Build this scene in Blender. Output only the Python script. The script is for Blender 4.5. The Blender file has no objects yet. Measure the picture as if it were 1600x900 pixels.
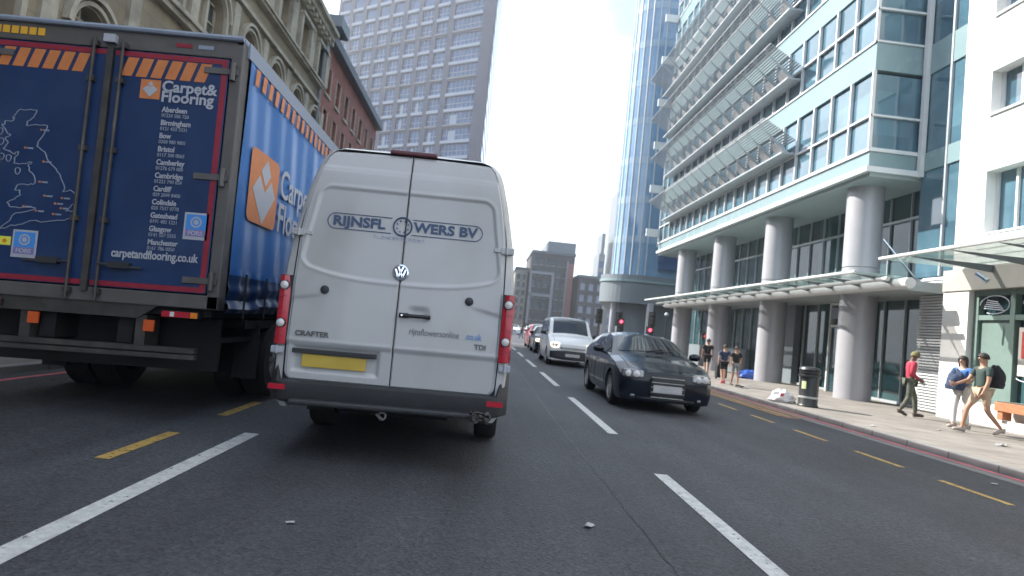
import bpy, math, random
import numpy as np
from mathutils import Vector, Matrix
random.seed(7)
R = math.radians
scene = bpy.context.scene
COL = scene.collection

# ------------------------------------------------------------------ camera
F, CH = 960.0, 1.3
VPX, VPY, ROLL = 754.0, 503.0, R(6.0)
yc = Vector(((VPX-800)/F, -(VPY-450)/F, -1)).normalized()
up = Vector((math.sin(ROLL), math.cos(ROLL), 0)); up.z = -(up.x*yc.x+up.y*yc.y)/yc.z; up.normalize()
xc = yc.cross(up)
Mw = Matrix(((xc.x, xc.y, xc.z), (yc.x, yc.y, yc.z), (up.x, up.y, up.z)))
cam_d = bpy.data.cameras.new('camera'); cam = bpy.data.objects.new('camera', cam_d); COL.objects.link(cam)
cam.matrix_world = Matrix.Translation((0, 0, CH)) @ Mw.to_4x4()
cam_d.sensor_width = 36; cam_d.lens = 36*F/1600; cam_d.clip_end = 5000; cam_d.clip_start = .05
cam_d.dof.use_dof = True; cam_d.dof.focus_distance = 5.2; cam_d.dof.aperture_fstop = 1.9
scene.camera = cam

# ------------------------------------------------------------------ light
SUN_EL, SUN_AZ = R(39), R(-57)          # azimuth from +Y, towards +X positive
world = bpy.data.worlds.new('World'); scene.world = world; world.use_nodes = True
nt = world.node_tree; bg = nt.nodes['Background']
sky = nt.nodes.new('ShaderNodeTexSky'); sky.sky_type = 'NISHITA'; sky.sun_disc = False
sky.sun_elevation = SUN_EL; sky.sun_rotation = SUN_AZ; sky.air_density = 1.0; sky.dust_density = 2.5; sky.ozone_density = 1.0
tcw = nt.nodes.new('ShaderNodeTexCoord'); mpw = nt.nodes.new('ShaderNodeMapping'); mpw.inputs['Scale'].default_value = (1, 1, 2.2); mpw.inputs['Location'].default_value = (.35, .1, .6)
nt.links.new(tcw.outputs['Generated'], mpw.inputs[0])
cn = nt.nodes.new('ShaderNodeTexNoise'); cn.inputs['Scale'].default_value = 1.7; cn.inputs['Detail'].default_value = 9; cn.inputs['Roughness'].default_value = .55; nt.links.new(mpw.outputs[0], cn.inputs['Vector'])
cr = nt.nodes.new('ShaderNodeMapRange'); cr.inputs['From Min'].default_value = .36; cr.inputs['From Max'].default_value = .56; cr.inputs['To Max'].default_value = .92; nt.links.new(cn.outputs['Fac'], cr.inputs['Value'])
cm = nt.nodes.new('ShaderNodeMix'); cm.data_type = 'RGBA'; nt.links.new(cr.outputs[0], cm.inputs[0]); nt.links.new(sky.outputs[0], cm.inputs[6]); cm.inputs[7].default_value = (5.3, 5.95, 6.8, 1)
nt.links.new(cm.outputs[2], bg.inputs[0]); bg.inputs[1].default_value = 0.12
sl = bpy.data.lights.new('sun', 'SUN'); sl.energy = 4.6; sl.angle = R(0.5); sl.color = (1, .95, .87)
so = bpy.data.objects.new('sun', sl); COL.objects.link(so)
sd = Vector((math.sin(SUN_AZ)*math.cos(SUN_EL), math.cos(SUN_AZ)*math.cos(SUN_EL), math.sin(SUN_EL)))
so.rotation_euler = sd.to_track_quat('Z', 'Y').to_euler()
scene.view_settings.view_transform = 'Standard'; scene.view_settings.look = 'None'
scene.view_settings.exposure = 1.5; scene.view_settings.gamma = 1
scene.render.engine = 'CYCLES'
scene.cycles.max_bounces = 8; scene.cycles.volume_bounces = 0; scene.cycles.caustics_reflective = False; scene.cycles.caustics_refractive = False
scene.cycles.sample_clamp_indirect = 6; scene.cycles.use_denoising = True

# ------------------------------------------------------------------ materials
MATS = {}
def mat(name, col, rough=.6, metal=0, var=0, scale=6, bump=0, coat=0, ior=1.5, bscale=None, emit=None, es=0, dirt=None, alpha=1, stretch=None):
    if name in MATS: return MATS[name]
    m = bpy.data.materials.new(name); m.use_nodes = True; n = m.node_tree.nodes; l = m.node_tree.links
    b = n['Principled BSDF']; b.inputs['Roughness'].default_value = rough; b.inputs['Metallic'].default_value = metal
    b.inputs['IOR'].default_value = ior; b.inputs['Coat Weight'].default_value = coat; b.inputs['Coat Roughness'].default_value = .06
    b.inputs['Base Color'].default_value = (*col, 1); b.inputs['Alpha'].default_value = alpha
    tc = n.new('ShaderNodeTexCoord'); src = tc.outputs['Object']
    if stretch:
        mp = n.new('ShaderNodeMapping'); mp.inputs['Scale'].default_value = stretch; l.new(src, mp.inputs[0]); src = mp.outputs[0]
    if var:
        t = n.new('ShaderNodeTexNoise'); t.inputs['Scale'].default_value = scale; t.inputs['Detail'].default_value = 8; t.inputs['Roughness'].default_value = .65
        l.new(src, t.inputs['Vector'])
        r = n.new('ShaderNodeMapRange'); r.inputs['From Min'].default_value = .3; r.inputs['From Max'].default_value = .7
        r.inputs['To Min'].default_value = 1-var; r.inputs['To Max'].default_value = 1+var*.6; l.new(t.outputs['Fac'], r.inputs['Value'])
        v = n.new('ShaderNodeVectorMath'); v.operation = 'SCALE'; v.inputs[0].default_value = col; l.new(r.outputs[0], v.inputs['Scale'])
        last = v.outputs[0]
        if dirt:
            t2 = n.new('ShaderNodeTexNoise'); t2.inputs['Scale'].default_value = dirt[1]; t2.inputs['Detail'].default_value = 6; l.new(src, t2.inputs['Vector'])
            r2 = n.new('ShaderNodeMapRange'); r2.inputs['From Min'].default_value = .5; r2.inputs['From Max'].default_value = .72; l.new(t2.outputs['Fac'], r2.inputs['Value'])
            mx = n.new('ShaderNodeMix'); mx.data_type = 'RGBA'; l.new(r2.outputs[0], mx.inputs[0]); l.new(last, mx.inputs[6]); mx.inputs[7].default_value = (*dirt[0], 1); last = mx.outputs[2]
        l.new(last, b.inputs['Base Color'])
        rr = n.new('ShaderNodeMapRange'); rr.inputs['To Min'].default_value = max(0, rough-.08); rr.inputs['To Max'].default_value = min(1, rough+.1)
        l.new(t.outputs['Fac'], rr.inputs['Value']); l.new(rr.outputs[0], b.inputs['Roughness'])
    if bump:
        t = n.new('ShaderNodeTexNoise'); t.inputs['Scale'].default_value = bscale or scale*4; t.inputs['Detail'].default_value = 5; l.new(src, t.inputs['Vector'])
        bp = n.new('ShaderNodeBump'); bp.inputs['Strength'].default_value = bump; bp.inputs['Distance'].default_value = .02
        l.new(t.outputs['Fac'], bp.inputs['Height']); l.new(bp.outputs[0], b.inputs['Normal'])
    if emit:
        b.inputs['Emission Color'].default_value = (*emit, 1); b.inputs['Emission Strength'].default_value = es
    MATS[name] = m; return m

def cell_glass(name, c1, c2, cell=(1.1, 1.1, 1.4), rough=.05, ior=1.75, wob=.02):
    """architectural glass whose panes differ a little (blinds, rooms behind) and are not perfectly flat"""
    m = bpy.data.materials.new(name); m.use_nodes = True; n = m.node_tree.nodes; l = m.node_tree.links; b = n['Principled BSDF']
    b.inputs['Roughness'].default_value = rough; b.inputs['IOR'].default_value = ior
    tc = n.new('ShaderNodeTexCoord'); dv = n.new('ShaderNodeVectorMath'); dv.operation = 'DIVIDE'; dv.inputs[1].default_value = cell
    l.new(tc.outputs['Object'], dv.inputs[0]); fl = n.new('ShaderNodeVectorMath'); fl.operation = 'FLOOR'; l.new(dv.outputs[0], fl.inputs[0])
    wn = n.new('ShaderNodeTexWhiteNoise'); l.new(fl.outputs[0], wn.inputs['Vector'])
    t = n.new('ShaderNodeTexNoise'); t.inputs['Scale'].default_value = .8; t.inputs['Detail'].default_value = 5; l.new(tc.outputs['Object'], t.inputs['Vector'])
    ad = n.new('ShaderNodeMath'); ad.operation = 'MULTIPLY_ADD'; l.new(wn.outputs['Value'], ad.inputs[0]); ad.inputs[1].default_value = .6
    sb = n.new('ShaderNodeMath'); sb.operation = 'MULTIPLY_ADD'; l.new(t.outputs['Fac'], sb.inputs[0]); sb.inputs[1].default_value = 1.6; sb.inputs[2].default_value = -.6
    l.new(sb.outputs[0], ad.inputs[2])
    cr = n.new('ShaderNodeMix'); cr.data_type = 'RGBA'; cr.clamp_factor = True; l.new(ad.outputs[0], cr.inputs[0]); cr.inputs[6].default_value = (*c1, 1); cr.inputs[7].default_value = (*c2, 1)
    l.new(cr.outputs[2], b.inputs['Base Color'])
    if wob:   # each pane tilted a hair
        sv = n.new('ShaderNodeVectorMath'); sv.operation = 'SUBTRACT'; l.new(wn.outputs['Color'], sv.inputs[0]); sv.inputs[1].default_value = (.5, .5, .5)
        sc = n.new('ShaderNodeVectorMath'); sc.operation = 'SCALE'; l.new(sv.outputs[0], sc.inputs[0]); sc.inputs['Scale'].default_value = wob
        g = n.new('ShaderNodeNewGeometry'); an = n.new('ShaderNodeVectorMath'); an.operation = 'ADD'; l.new(g.outputs['Normal'], an.inputs[0]); l.new(sc.outputs[0], an.inputs[1])
        nn = n.new('ShaderNodeVectorMath'); nn.operation = 'NORMALIZE'; l.new(an.outputs[0], nn.inputs[0]); l.new(nn.outputs[0], b.inputs['Normal'])
    MATS[name] = m; return m

def asphalt():
    m = bpy.data.materials.new('asphalt'); m.use_nodes = True; n = m.node_tree.nodes; l = m.node_tree.links; b = n['Principled BSDF']
    tc = n.new('ShaderNodeTexCoord'); P = tc.outputs['Object']
    def noise(s, d=6, st=None):
        t = n.new('ShaderNodeTexNoise'); t.inputs['Scale'].default_value = s; t.inputs['Detail'].default_value = d
        if st:
            mp = n.new('ShaderNodeMapping'); mp.inputs['Scale'].default_value = st; l.new(P, mp.inputs[0]); l.new(mp.outputs[0], t.inputs['Vector'])
        else: l.new(P, t.inputs['Vector'])
        return t.outputs['Fac']
    def rng(s, a, b_, c, d):
        r = n.new('ShaderNodeMapRange'); r.inputs['From Min'].default_value = a; r.inputs['From Max'].default_value = b_; r.inputs['To Min'].default_value = c; r.inputs['To Max'].default_value = d; l.new(s, r.inputs['Value']); return r.outputs[0]
    def mul(a, b_):
        x = n.new('ShaderNodeMath'); x.operation = 'MULTIPLY'; l.new(a, x.inputs[0]); l.new(b_, x.inputs[1]); return x.outputs[0]
    big = rng(noise(.45, 7), .3, .7, .72, 1.3); track = rng(noise(1.0, 5, (2.2, .08, 1)), .3, .7, .78, 1.25)
    vor = n.new('ShaderNodeTexVoronoi'); vor.inputs['Scale'].default_value = 55; l.new(P, vor.inputs['Vector'])
    sp = rng(vor.outputs['Color'], 0, 1, .45, 1.75); fine = rng(noise(120, 3), .3, .7, .75, 1.3)
    k = mul(mul(big, track), mul(sp, fine))
    vor2 = n.new('ShaderNodeTexVoronoi'); vor2.inputs['Scale'].default_value = 2.3; l.new(P, vor2.inputs['Vector'])
    spots = rng(vor2.outputs['Distance'], .03, .06, 1, 0)
    v = n.new('ShaderNodeVectorMath'); v.operation = 'SCALE'; v.inputs[0].default_value = (.035, .037, .043); l.new(k, v.inputs['Scale'])
    mx = n.new('ShaderNodeMix'); mx.data_type = 'RGBA'; l.new(mul(spots, rng(noise(1.3), .5, .6, 0, .5)), mx.inputs[0]); l.new(v.outputs[0], mx.inputs[6]); mx.inputs[7].default_value = (.16, .155, .15, 1)
    l.new(mx.outputs[2], b.inputs['Base Color']); b.inputs['Roughness'].default_value = .72
    bp = n.new('ShaderNodeBump'); bp.inputs['Strength'].default_value = .55; bp.inputs['Distance'].default_value = .008; l.new(vor.outputs['Distance'], bp.inputs['Height']); l.new(bp.outputs[0], b.inputs['Normal'])
    MATS['asphalt'] = m; return m

def brickmat(name, c1, c2, mortar, w, h, ms=.012, rough=.85, axis='xy', off=.5):
    m = bpy.data.materials.new(name); m.use_nodes = True; n = m.node_tree.nodes; l = m.node_tree.links; b = n['Principled BSDF']
    tc = n.new('ShaderNodeTexCoord'); sp = n.new('ShaderNodeSeparateXYZ'); cb = n.new('ShaderNodeCombineXYZ'); l.new(tc.outputs['Object'], sp.inputs[0])
    l.new(sp.outputs['XYZ'.index(axis[0].upper())], cb.inputs[0]); l.new(sp.outputs['XYZ'.index(axis[1].upper())], cb.inputs[1])
    t = n.new('ShaderNodeTexBrick'); t.inputs['Scale'].default_value = 1; t.inputs['Brick Width'].default_value = w; t.inputs['Row Height'].default_value = h
    t.inputs['Mortar Size'].default_value = ms; t.inputs['Color1'].default_value = (*c1, 1); t.inputs['Color2'].default_value = (*c2, 1); t.inputs['Mortar'].default_value = (*mortar, 1); t.offset = off
    l.new(cb.outputs[0], t.inputs['Vector'])
    ns = n.new('ShaderNodeTexNoise'); ns.inputs['Scale'].default_value = 1.1; ns.inputs['Detail'].default_value = 9; l.new(tc.outputs['Object'], ns.inputs['Vector'])
    r = n.new('ShaderNodeMapRange'); r.inputs['From Min'].default_value = .3; r.inputs['From Max'].default_value = .7; r.inputs['To Min'].default_value = .72; r.inputs['To Max'].default_value = 1.15; l.new(ns.outputs['Fac'], r.inputs['Value'])
    v = n.new('ShaderNodeVectorMath'); v.operation = 'SCALE'; l.new(t.outputs['Color'], v.inputs[0]); l.new(r.outputs[0], v.inputs['Scale']); l.new(v.outputs[0], b.inputs['Base Color'])
    b.inputs['Roughness'].default_value = rough
    bp = n.new('ShaderNodeBump'); bp.inputs['Strength'].default_value = .3; bp.inputs['Distance'].default_value = .01; bp.invert = True; l.new(t.outputs['Fac'], bp.inputs['Height']); l.new(bp.outputs[0], b.inputs['Normal'])
    MATS[name] = m; return m

def clear_glass(name, col=(.35, .52, .48), ior=1.45, alpha=.5):
    m = bpy.data.materials.new(name); m.use_nodes = True; b = m.node_tree.nodes['Principled BSDF']
    b.inputs['Base Color'].default_value = (*col, 1); b.inputs['Roughness'].default_value = .08; b.inputs['Alpha'].default_value = alpha; b.inputs['IOR'].default_value = ior
    MATS[name] = m; return m

asphalt()
def wear(name, th=.40, sc=16):
    m = MATS[name]; n = m.node_tree.nodes; l = m.node_tree.links; tc = n.new('ShaderNodeTexCoord'); t = n.new('ShaderNodeTexNoise'); t.inputs['Scale'].default_value = sc; t.inputs['Detail'].default_value = 9; t.inputs['Roughness'].default_value = .75
    l.new(tc.outputs['Object'], t.inputs['Vector']); r = n.new('ShaderNodeMapRange'); r.inputs['From Min'].default_value = th-.02; r.inputs['From Max'].default_value = th+.03; l.new(t.outputs['Fac'], r.inputs['Value']); l.new(r.outputs[0], n['Principled BSDF'].inputs['Alpha'])
brickmat('paving', (.225, .205, .185), (.20, .185, .165), (.11, .10, .095), .9, .6, .012)
brickmat('kerbstone', (.30, .29, .28), (.26, .25, .24), (.12, .12, .11), 9, .9, .012)
mat('tarmac_far', (.06, .06, .063), .8, var=.3, scale=.3)
mat('line_white', (.50, .51, .50), .55, var=.28, scale=22, dirt=((.33, .33, .33), 9), bump=.1)
mat('line_yellow', (.46, .30, .08), .6, var=.3, scale=18, dirt=((.26, .19, .08), 12))
mat('line_red', (.55, .12, .15), .6, var=.3, scale=12, dirt=((.16, .1, .1), 7))
wear('line_white', .385); wear('line_yellow', .41); wear('line_red', .37, 9)
mat('gutter', (.17, .165, .16), .8, var=.25, scale=5)
brickmat('red_paving', (.28, .15, .125), (.24, .13, .11), (.12, .09, .08), .2, .1, .008)
brickmat('brown_stone', (.28, .24, .175), (.235, .20, .145), (.18, .155, .12), .9, .38, .008, axis='yz')
mat('stone_trim', (.38, .35, .29), .8, var=.22, scale=3, dirt=((.2, .18, .15), 1.2), bump=.15)
brickmat('red_brick', (.30, .085, .06), (.23, .065, .05), (.22, .16, .13), .24, .08, .01, axis='yz')
mat('slate', (.10, .11, .13), .6, var=.2, scale=2)
mat('lead', (.16, .18, .2), .5, var=.2, scale=2)
cell_glass('old_glass', (.03, .035, .04), (.10, .11, .12), (1.2, 1.2, 1.2), ior=1.5)
cell_glass('teal_glass', (.035, .085, .12), (.10, .20, .26), (1.1, 1.1, 1.35), ior=2.0, wob=.022)
cell_glass('ground_glass', (.012, .035, .045), (.045, .10, .11), (2.0, 2.0, 3.9), ior=1.5, wob=.012)
cell_glass('blue_glass', (.12, .24, .40), (.20, .36, .54), (2, 2, 3.6), ior=1.75, wob=.02)
mat('blue_band', (.24, .36, .48), .2, ior=1.6)
cell_glass('grid_glass', (.012, .04, .12), (.04, .10, .24), (1.5, 1.5, 1.1), ior=1.38)
mat('spandrel', (.21, .30, .32), .25, var=.06, scale=.6, ior=1.5)
mat('white_alu', (.62, .64, .65), .4, var=.06, scale=3)
mat('grey_alu', (.42, .45, .48), .38, metal=.2, var=.1, scale=3)
mat('column_clad', (.38, .38, .41), .38, metal=.15, var=.05, scale=2)
mat('soffit', (.30, .34, .35), .5, var=.08, scale=1)
mat('white_stone', (.74, .73, .71), .7, var=.08, scale=2, dirt=((.6, .585, .56), .8))
mat('dark_joint', (.2, .2, .2), .8)
clear_glass('canopy_glass')
mat('shop_green', (.16, .23, .21), .45, var=.1, scale=3)
mat('fascia_grey', (.38, .37, .34), .6, var=.1, scale=2)
mat('tower_clad', (.048, .048, .082), .8, var=.12, scale=.5)
mat('tower_white', (.24, .27, .34), .5)
mat('podium', (.15, .18, .20), .6, var=.1, scale=.7)  # darkened base colour stands in for shade over the tower podium
mat('far_brown', (.05, .042, .045), .7, var=.2, scale=.4)
mat('far_frame', (.2, .2, .22), .7)
mat('far_red', (.22, .09, .08), .7)
mat('van_white', (.435, .44, .45), .33, var=.05, scale=1.3, coat=.5, dirt=((.36, .355, .345), 1.1))
mat('seam', (.05, .05, .055), .7)
mat('bumper_plastic', (.026, .028, .032), .5, var=.25, scale=8, bump=.1)
mat('black_plastic', (.015, .015, .017), .45)
mat('rubber', (.012, .012, .013), .8, var=.3, scale=10, bump=.1)
mat('lens_red', (.42, .010, .03), .18, coat=.6)
mat('dark_lens', (.10, .02, .03), .3)
mat('lens_clear', (.62, .60, .60), .12, coat=.8)
mat('lens_amber', (.75, .22, .02), .2, coat=.5)
mat('lens_orange', (.55, .09, .02), .35)
mat('chrome', (.75, .77, .8), .12, metal=1)
mat('dull_metal', (.42, .42, .41), .42, metal=.6, var=.25, scale=12, bump=.15)
mat('plate_yellow', (.52, .37, .06), .4, var=.12, scale=3)
mat('plate_white', (.42, .42, .43), .5, var=.18, scale=3)
mat('logo_blue', (.05, .085, .17), .5)
mat('logo_paleblue', (.28, .36, .50), .5)
mat('link_blue', (.08, .25, .62), .5)
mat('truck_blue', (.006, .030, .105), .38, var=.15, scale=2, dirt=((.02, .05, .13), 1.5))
mat('curtain_blue', (.022, .13, .40), .38, var=.1, scale=2, coat=.15)
mat('truck_red', (.26, .014, .035), .45, var=.2, scale=6)
mat('truck_orange', (.56, .19, .06), .5, var=.15, scale=6)
mat('truck_grey', (.11, .105, .105), .5, metal=.2, var=.2, scale=5, dirt=((.09, .085, .08), 2))
mat('truck_steel', (.06, .057, .055), .5, metal=.35, var=.3, scale=9, dirt=((.1, .09, .085), 3))
mat('truck_under', (.006, .006, .007), .8)
mat('decal_white', (.38, .40, .46), .5)
mat('decal_grey', (.24, .28, .36), .6)
mat('fors_blue', (.05, .25, .65), .45)
mat('fors_purple', (.22, .17, .40), .45)
mat('decal_yellow', (.72, .72, .08), .45)
mat('amber_letter', (.70, .38, .03), .5)
mat('car_black', (.003, .006, .013), .12, coat=.3, ior=1.35)
mat('car_glass', (.010, .014, .018), .03, ior=1.7)
mat('car_silver', (.60, .61, .62), .3, coat=.6, var=.03, scale=2)
mat('car_red', (.30, .03, .035), .3, coat=.7)
mat('seal_black', (.02, .02, .02), .6)
mat('car_white', (.68, .69, .7), .3, coat=.5)
mat('headlamp', (.20, .21, .22), .08, metal=.5, coat=1.0)
mat('headlamp_lit', (.8, .75, .6), .2, emit=(1, .82, .55), es=1.6)
mat('signal_red', (.8, .02, .03), .3, emit=(1, .03, .06), es=5)
mat('signal_off', (.03, .02, .02), .3)
mat('bin_black', (.018, .022, .024), .38, var=.15, scale=6)
mat('bin_band', (.35, .36, .35), .4)
mat('sticker', (.55, .62, .35), .5)
mat('bag_white', (.70, .68, .68), .38, var=.08, scale=8)
mat('bag_red', (.5, .08, .1), .45)
mat('bag_blue', (.03, .10, .42), .45, var=.2, scale=8)
mat('skin_light', (.48, .30, .22), .55)
mat('skin_tan', (.36, .20, .13), .55)
mat('skin_dark', (.13, .07, .05), .55)
mat('hair_dark', (.025, .02, .018), .7)
mat('cloth_black', (.014, .015, .018), .85)
mat('cloth_red', (.40, .03, .06), .8)
mat('cloth_camo', (.10, .11, .085), .85, var=.5, scale=14)
mat('cloth_blue', (.05, .15, .42), .8)
mat('cloth_navy', (.03, .05, .10), .85)
mat('cloth_green', (.035, .06, .055), .85)
mat('cloth_beige', (.42, .31, .22), .85)
mat('cloth_white', (.62, .62, .62), .85)
mat('cloth_grey', (.2, .2, .21), .85)
mat('cap_olive', (.16, .15, .06), .8)
mat('shoe_pale', (.35, .30, .27), .7)
mat('shoe_pink', (.62, .10, .12), .6)
mat('shoe_brown', (.06, .045, .04), .6)
mat('badge', (.12, .12, .12), .4)
mat('poster_paper', (.70, .66, .60), .5)
mat('poster_red', (.62, .09, .08), .5, var=.3, scale=9)
mat('poster_orange', (.60, .28, .12), .5, var=.4, scale=7)
mat('wood_orange', (.42, .17, .08), .6, var=.3, scale=5, stretch=(1, 1, 8))
mat('paper', (.34, .34, .34), .7)
mat('tan_case', (.12, .07, .05), .5)

# ------------------------------------------------------------------ mesh helpers
def sstep(a, b, x): t = min(1, max(0, (x-a)/(b-a))); return t*t*(3-2*t)
class MB:
    def __init__(s): s.v = []; s.f = []; s.m = []; s.k = 0
    def _a(s, vs, fs):
        o = len(s.v); s.v += [tuple(v) for v in vs]; s.f += [tuple(i+o for i in f) for f in fs]; s.m += [s.k]*len(fs); return s
    def mi(s, k): s.k = k; return s
    def box(s, x0, x1, y0, y1, z0, z1):
        return s._a([(x0, y0, z0), (x1, y0, z0), (x1, y1, z0), (x0, y1, z0), (x0, y0, z1), (x1, y0, z1), (x1, y1, z1), (x0, y1, z1)],
                    [(0, 3, 2, 1), (4, 5, 6, 7), (0, 1, 5, 4), (1, 2, 6, 5), (2, 3, 7, 6), (3, 0, 4, 7)])
    def tube(s, p, q, r, n=10, r2=None, cap=True):
        p = Vector(p); q = Vector(q); d = (q-p).normalized(); a = d.orthogonal().normalized(); b = d.cross(a); r2 = r if r2 is None else r2
        vs = []
        for c, rr in ((p, r), (q, r2)):
            for i in range(n):
                t = 2*math.pi*i/n; vs.append(c+a*math.cos(t)*rr+b*math.sin(t)*rr)
        fs = [(i, (i+1) % n, n+(i+1) % n, n+i) for i in range(n)]
        if cap: fs += [tuple(range(n-1, -1, -1)), tuple(range(n, 2*n))]
        return s._a(vs, fs)
    def path(s, pts, r, n=6):
        for a, b in zip(pts[:-1], pts[1:]): s.tube(a, b, r, n)
        return s
    def prism(s, poly, d, org=(0, 0, 0), ux=(1, 0, 0), uy=(0, 0, 1)):
        """polygon in plane (ux, uy), extruded by vector d"""
        ux = Vector(ux); uy = Vector(uy); o = Vector(org); d = Vector(d); n = len(poly)
        a = [o+ux*p[0]+uy*p[1] for p in poly]; b = [p+d for p in a]
        fs = [tuple(range(n-1, -1, -1)), tuple(range(n, 2*n))]+[(i, (i+1) % n, n+(i+1) % n, n+i) for i in range(n)]
        return s._a(a+b, fs)
    def lathe(s, prof, org=(0, 0, 0), axis='z', n=24, a0=0, a1=2*math.pi):
        full = abs(a1-a0-2*math.pi) < 1e-6; m = n if full else n+1; vs = []
        for i in range(m):
            t = a0+(a1-a0)*i/n; c, q = math.cos(t), math.sin(t)
            for (r, h) in prof:
                p = (r*c, r*q, h) if axis == 'z' else ((h, r*c, r*q) if axis == 'x' else (r*c, h, r*q))
                vs.append((p[0]+org[0], p[1]+org[1], p[2]+org[2]))
        k = len(prof); fs = []
        for i in range(n):
            j = (i+1) % m
            for a in range(k-1): fs.append((i*k+a, j*k+a, j*k+a+1, i*k+a+1))
        return s._a(vs, fs)
    def grid(s, P, wrap=False):
        h = len(P); w = len(P[0]); vs = [p for r in P for p in r]
        return s._a(vs, [(i*w+j, i*w+j+1, (i+1)*w+j+1, (i+1)*w+j) for i in range(h-1) for j in range(w-1)])
    def build(s, name, m, parent=None, smooth=False, bevel=0, weld=False, solid=0):
        me = bpy.data.meshes.new(name); me.from_pydata([tuple(map(float, v)) for v in s.v], [], s.f)
        for mm in (m if isinstance(m, (list, tuple)) else [m]): me.materials.append(MATS[mm] if isinstance(mm, str) else mm)
        me.polygons.foreach_set('material_index', s.m)
        if smooth: me.polygons.foreach_set('use_smooth', [True]*len(me.polygons))
        o = bpy.data.objects.new(name, me); COL.objects.link(o)
        if parent: o.parent = parent
        if weld:
            w = o.modifiers.new('w', 'WELD'); w.merge_threshold = .0005
        if solid:
            w = o.modifiers.new('s', 'SOLIDIFY'); w.thickness = solid; w.offset = 0
        if bevel:
            w = o.modifiers.new('b', 'BEVEL'); w.width = bevel; w.segments = 2; w.limit_method = 'ANGLE'; w.angle_limit = R(40)
        if smooth and bevel == 0: 
            try: me.set_sharp_from_angle(angle=R(38))
            except Exception: pass
        return o

def thing(name, label, cat, loc=(0, 0, 0), rot=(0, 0, 0), group=None):
    o = bpy.data.objects.new(name, None); COL.objects.link(o); o.location = loc; o.rotation_euler = rot; o.empty_display_size = .2
    return tag(o, label, cat, group)
def tag(o, label=None, cat=None, group=None, kind=None):
    if label: o['label'] = label
    if cat: o['category'] = cat
    if group: o['group'] = group
    if kind: o['kind'] = kind
    return o
def struct(o): o['kind'] = 'structure'; return o
def text(s, name, size, m, parent, loc, rot, bold=0, sx=1, align='LEFT', space=1, ext=.0015, shear=0):
    c = bpy.data.curves.new(name, 'FONT'); c.body = s; c.size = size; c.offset = bold; c.extrude = ext; c.align_x = align; c.space_character = space; c.space_line = .82; c.shear = shear; c.resolution_u = 3
    t = bpy.data.objects.new(name, c); COL.objects.link(t)
    dg = bpy.context.evaluated_depsgraph_get(); me = bpy.data.meshes.new_from_object(t.evaluated_get(dg)); bpy.data.objects.remove(t)
    me.materials.clear(); me.materials.append(MATS[m]); me.name = name
    o = bpy.data.objects.new(name, me); COL.objects.link(o); o.parent = parent; o.location = loc; o.rotation_euler = rot; o.scale = (sx, 1, 1)
    return o
RB = (R(90), 0, 0); RS = (R(90), 0, R(90)); RW = (R(90), 0, R(-90))
def copy_tree(o, parent=None):
    c = o.copy(); COL.objects.link(c)
    if parent: c.parent = parent
    for ch in list(o.children): copy_tree(ch, c)
    return c

# ------------------------------------------------------------------ ground and road
g = MB(); g.box(-900, 900, -300, 2500, -.5, -.012); struct(g.build('ground', 'tarmac_far'))
g = MB(); g.grid([[(-6.0, y, 0), (7.3, y, 0)] for y in (-30, 0, 40, 46)]); struct(g.build('road', 'asphalt'))
g = MB(); g.grid([[(-60, 46, .001), (60, 46, .001)], [(-60, 58, .001), (60, 58, .001)]]); g.grid([[(-6, 58, 0), (12, 58, 0)], [(-4, 400, 0), (26, 400, 0)]]); struct(g.build('junction_road', 'asphalt'))
for nm, x0, x1, y0, y1 in (('pavement', 7.3, 13.4, -30, 44), ('pavement', -9.6, -6.15, -30, 46)):
    p = MB(); p.box(x0, x1, y0, y1, -.05, .1); struct(p.build(nm, 'paving'))
p = MB(); p.box(8.5, 60, 57.5, 110, -.05, .09); p.box(-50, -6.2, 58, 110, -.05, .09); struct(p.build('far_pavement', 'paving'))
for x0, x1 in ((7.14, 7.298), (-6.148, -5.99)):
    p = MB(); p.box(x0, x1, -30, 44, -.05, .102); struct(p.build('kerb', 'kerbstone', bevel=.015))
def strip(x0, x1, y0, y1, m, z=.004):
    q = MB(); n = max(1, int((y1-y0)/1)); q.grid([[(x0, y0+(y1-y0)*i/n, z), (x1, y0+(y1-y0)*i/n, z)] for i in range(n+1)]); return struct(q.build('road_marking', m))
strip(-2.16, -2.02, -3.0, 6.1, 'line_white')
for k in range(-1, 6): 
    if k != 0: strip(1.82, 1.955, 2.1+6.1*k+(0 if k else 0), 6.05+6.1*k, 'line_white')
    else: strip(1.82, 1.955, 2.0, 6.02, 'line_white')
for y in (.5, 4.75, 6.85, 8.9, 11, 13.1, 15.2, 17.3): strip(-2.75, -2.64, y, y+1.08, 'line_yellow')
for y in (2.2, 4.15, 6.15, 7.8, 9.55, 11.3, 13.0, 14.8, 16.5, 18.2, 20): strip(5.54, 5.63, y, y+1.0, 'line_yellow')
strip(6.72, 7.14, -30, 44, 'gutter', .004)
strip(6.98, 7.08, -30, 44, 'line_red', .008)
strip(-5.72, -5.62, -30, 44, 'line_red')
strip(6.36, 6.70, 12.4, 30, 'red_paving', .004)
for x in (6.30, 6.52, 6.76): strip(x, x+.07, 12.6, 22, 'line_yellow', .008 if x < 6.7 else .012)
strip(-6, 7.1, 44.2, 44.6, 'line_white')
mat('tar_old', (.031, .033, .038), .8, var=.35, scale=14, bump=.4, bscale=60); mat('tar_seam', (.014, .014, .015), .45, var=.3, scale=8); mat('iron', (.045, .042, .04), .5, metal=.6, var=.3, scale=20, bump=.4, bscale=70)
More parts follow.
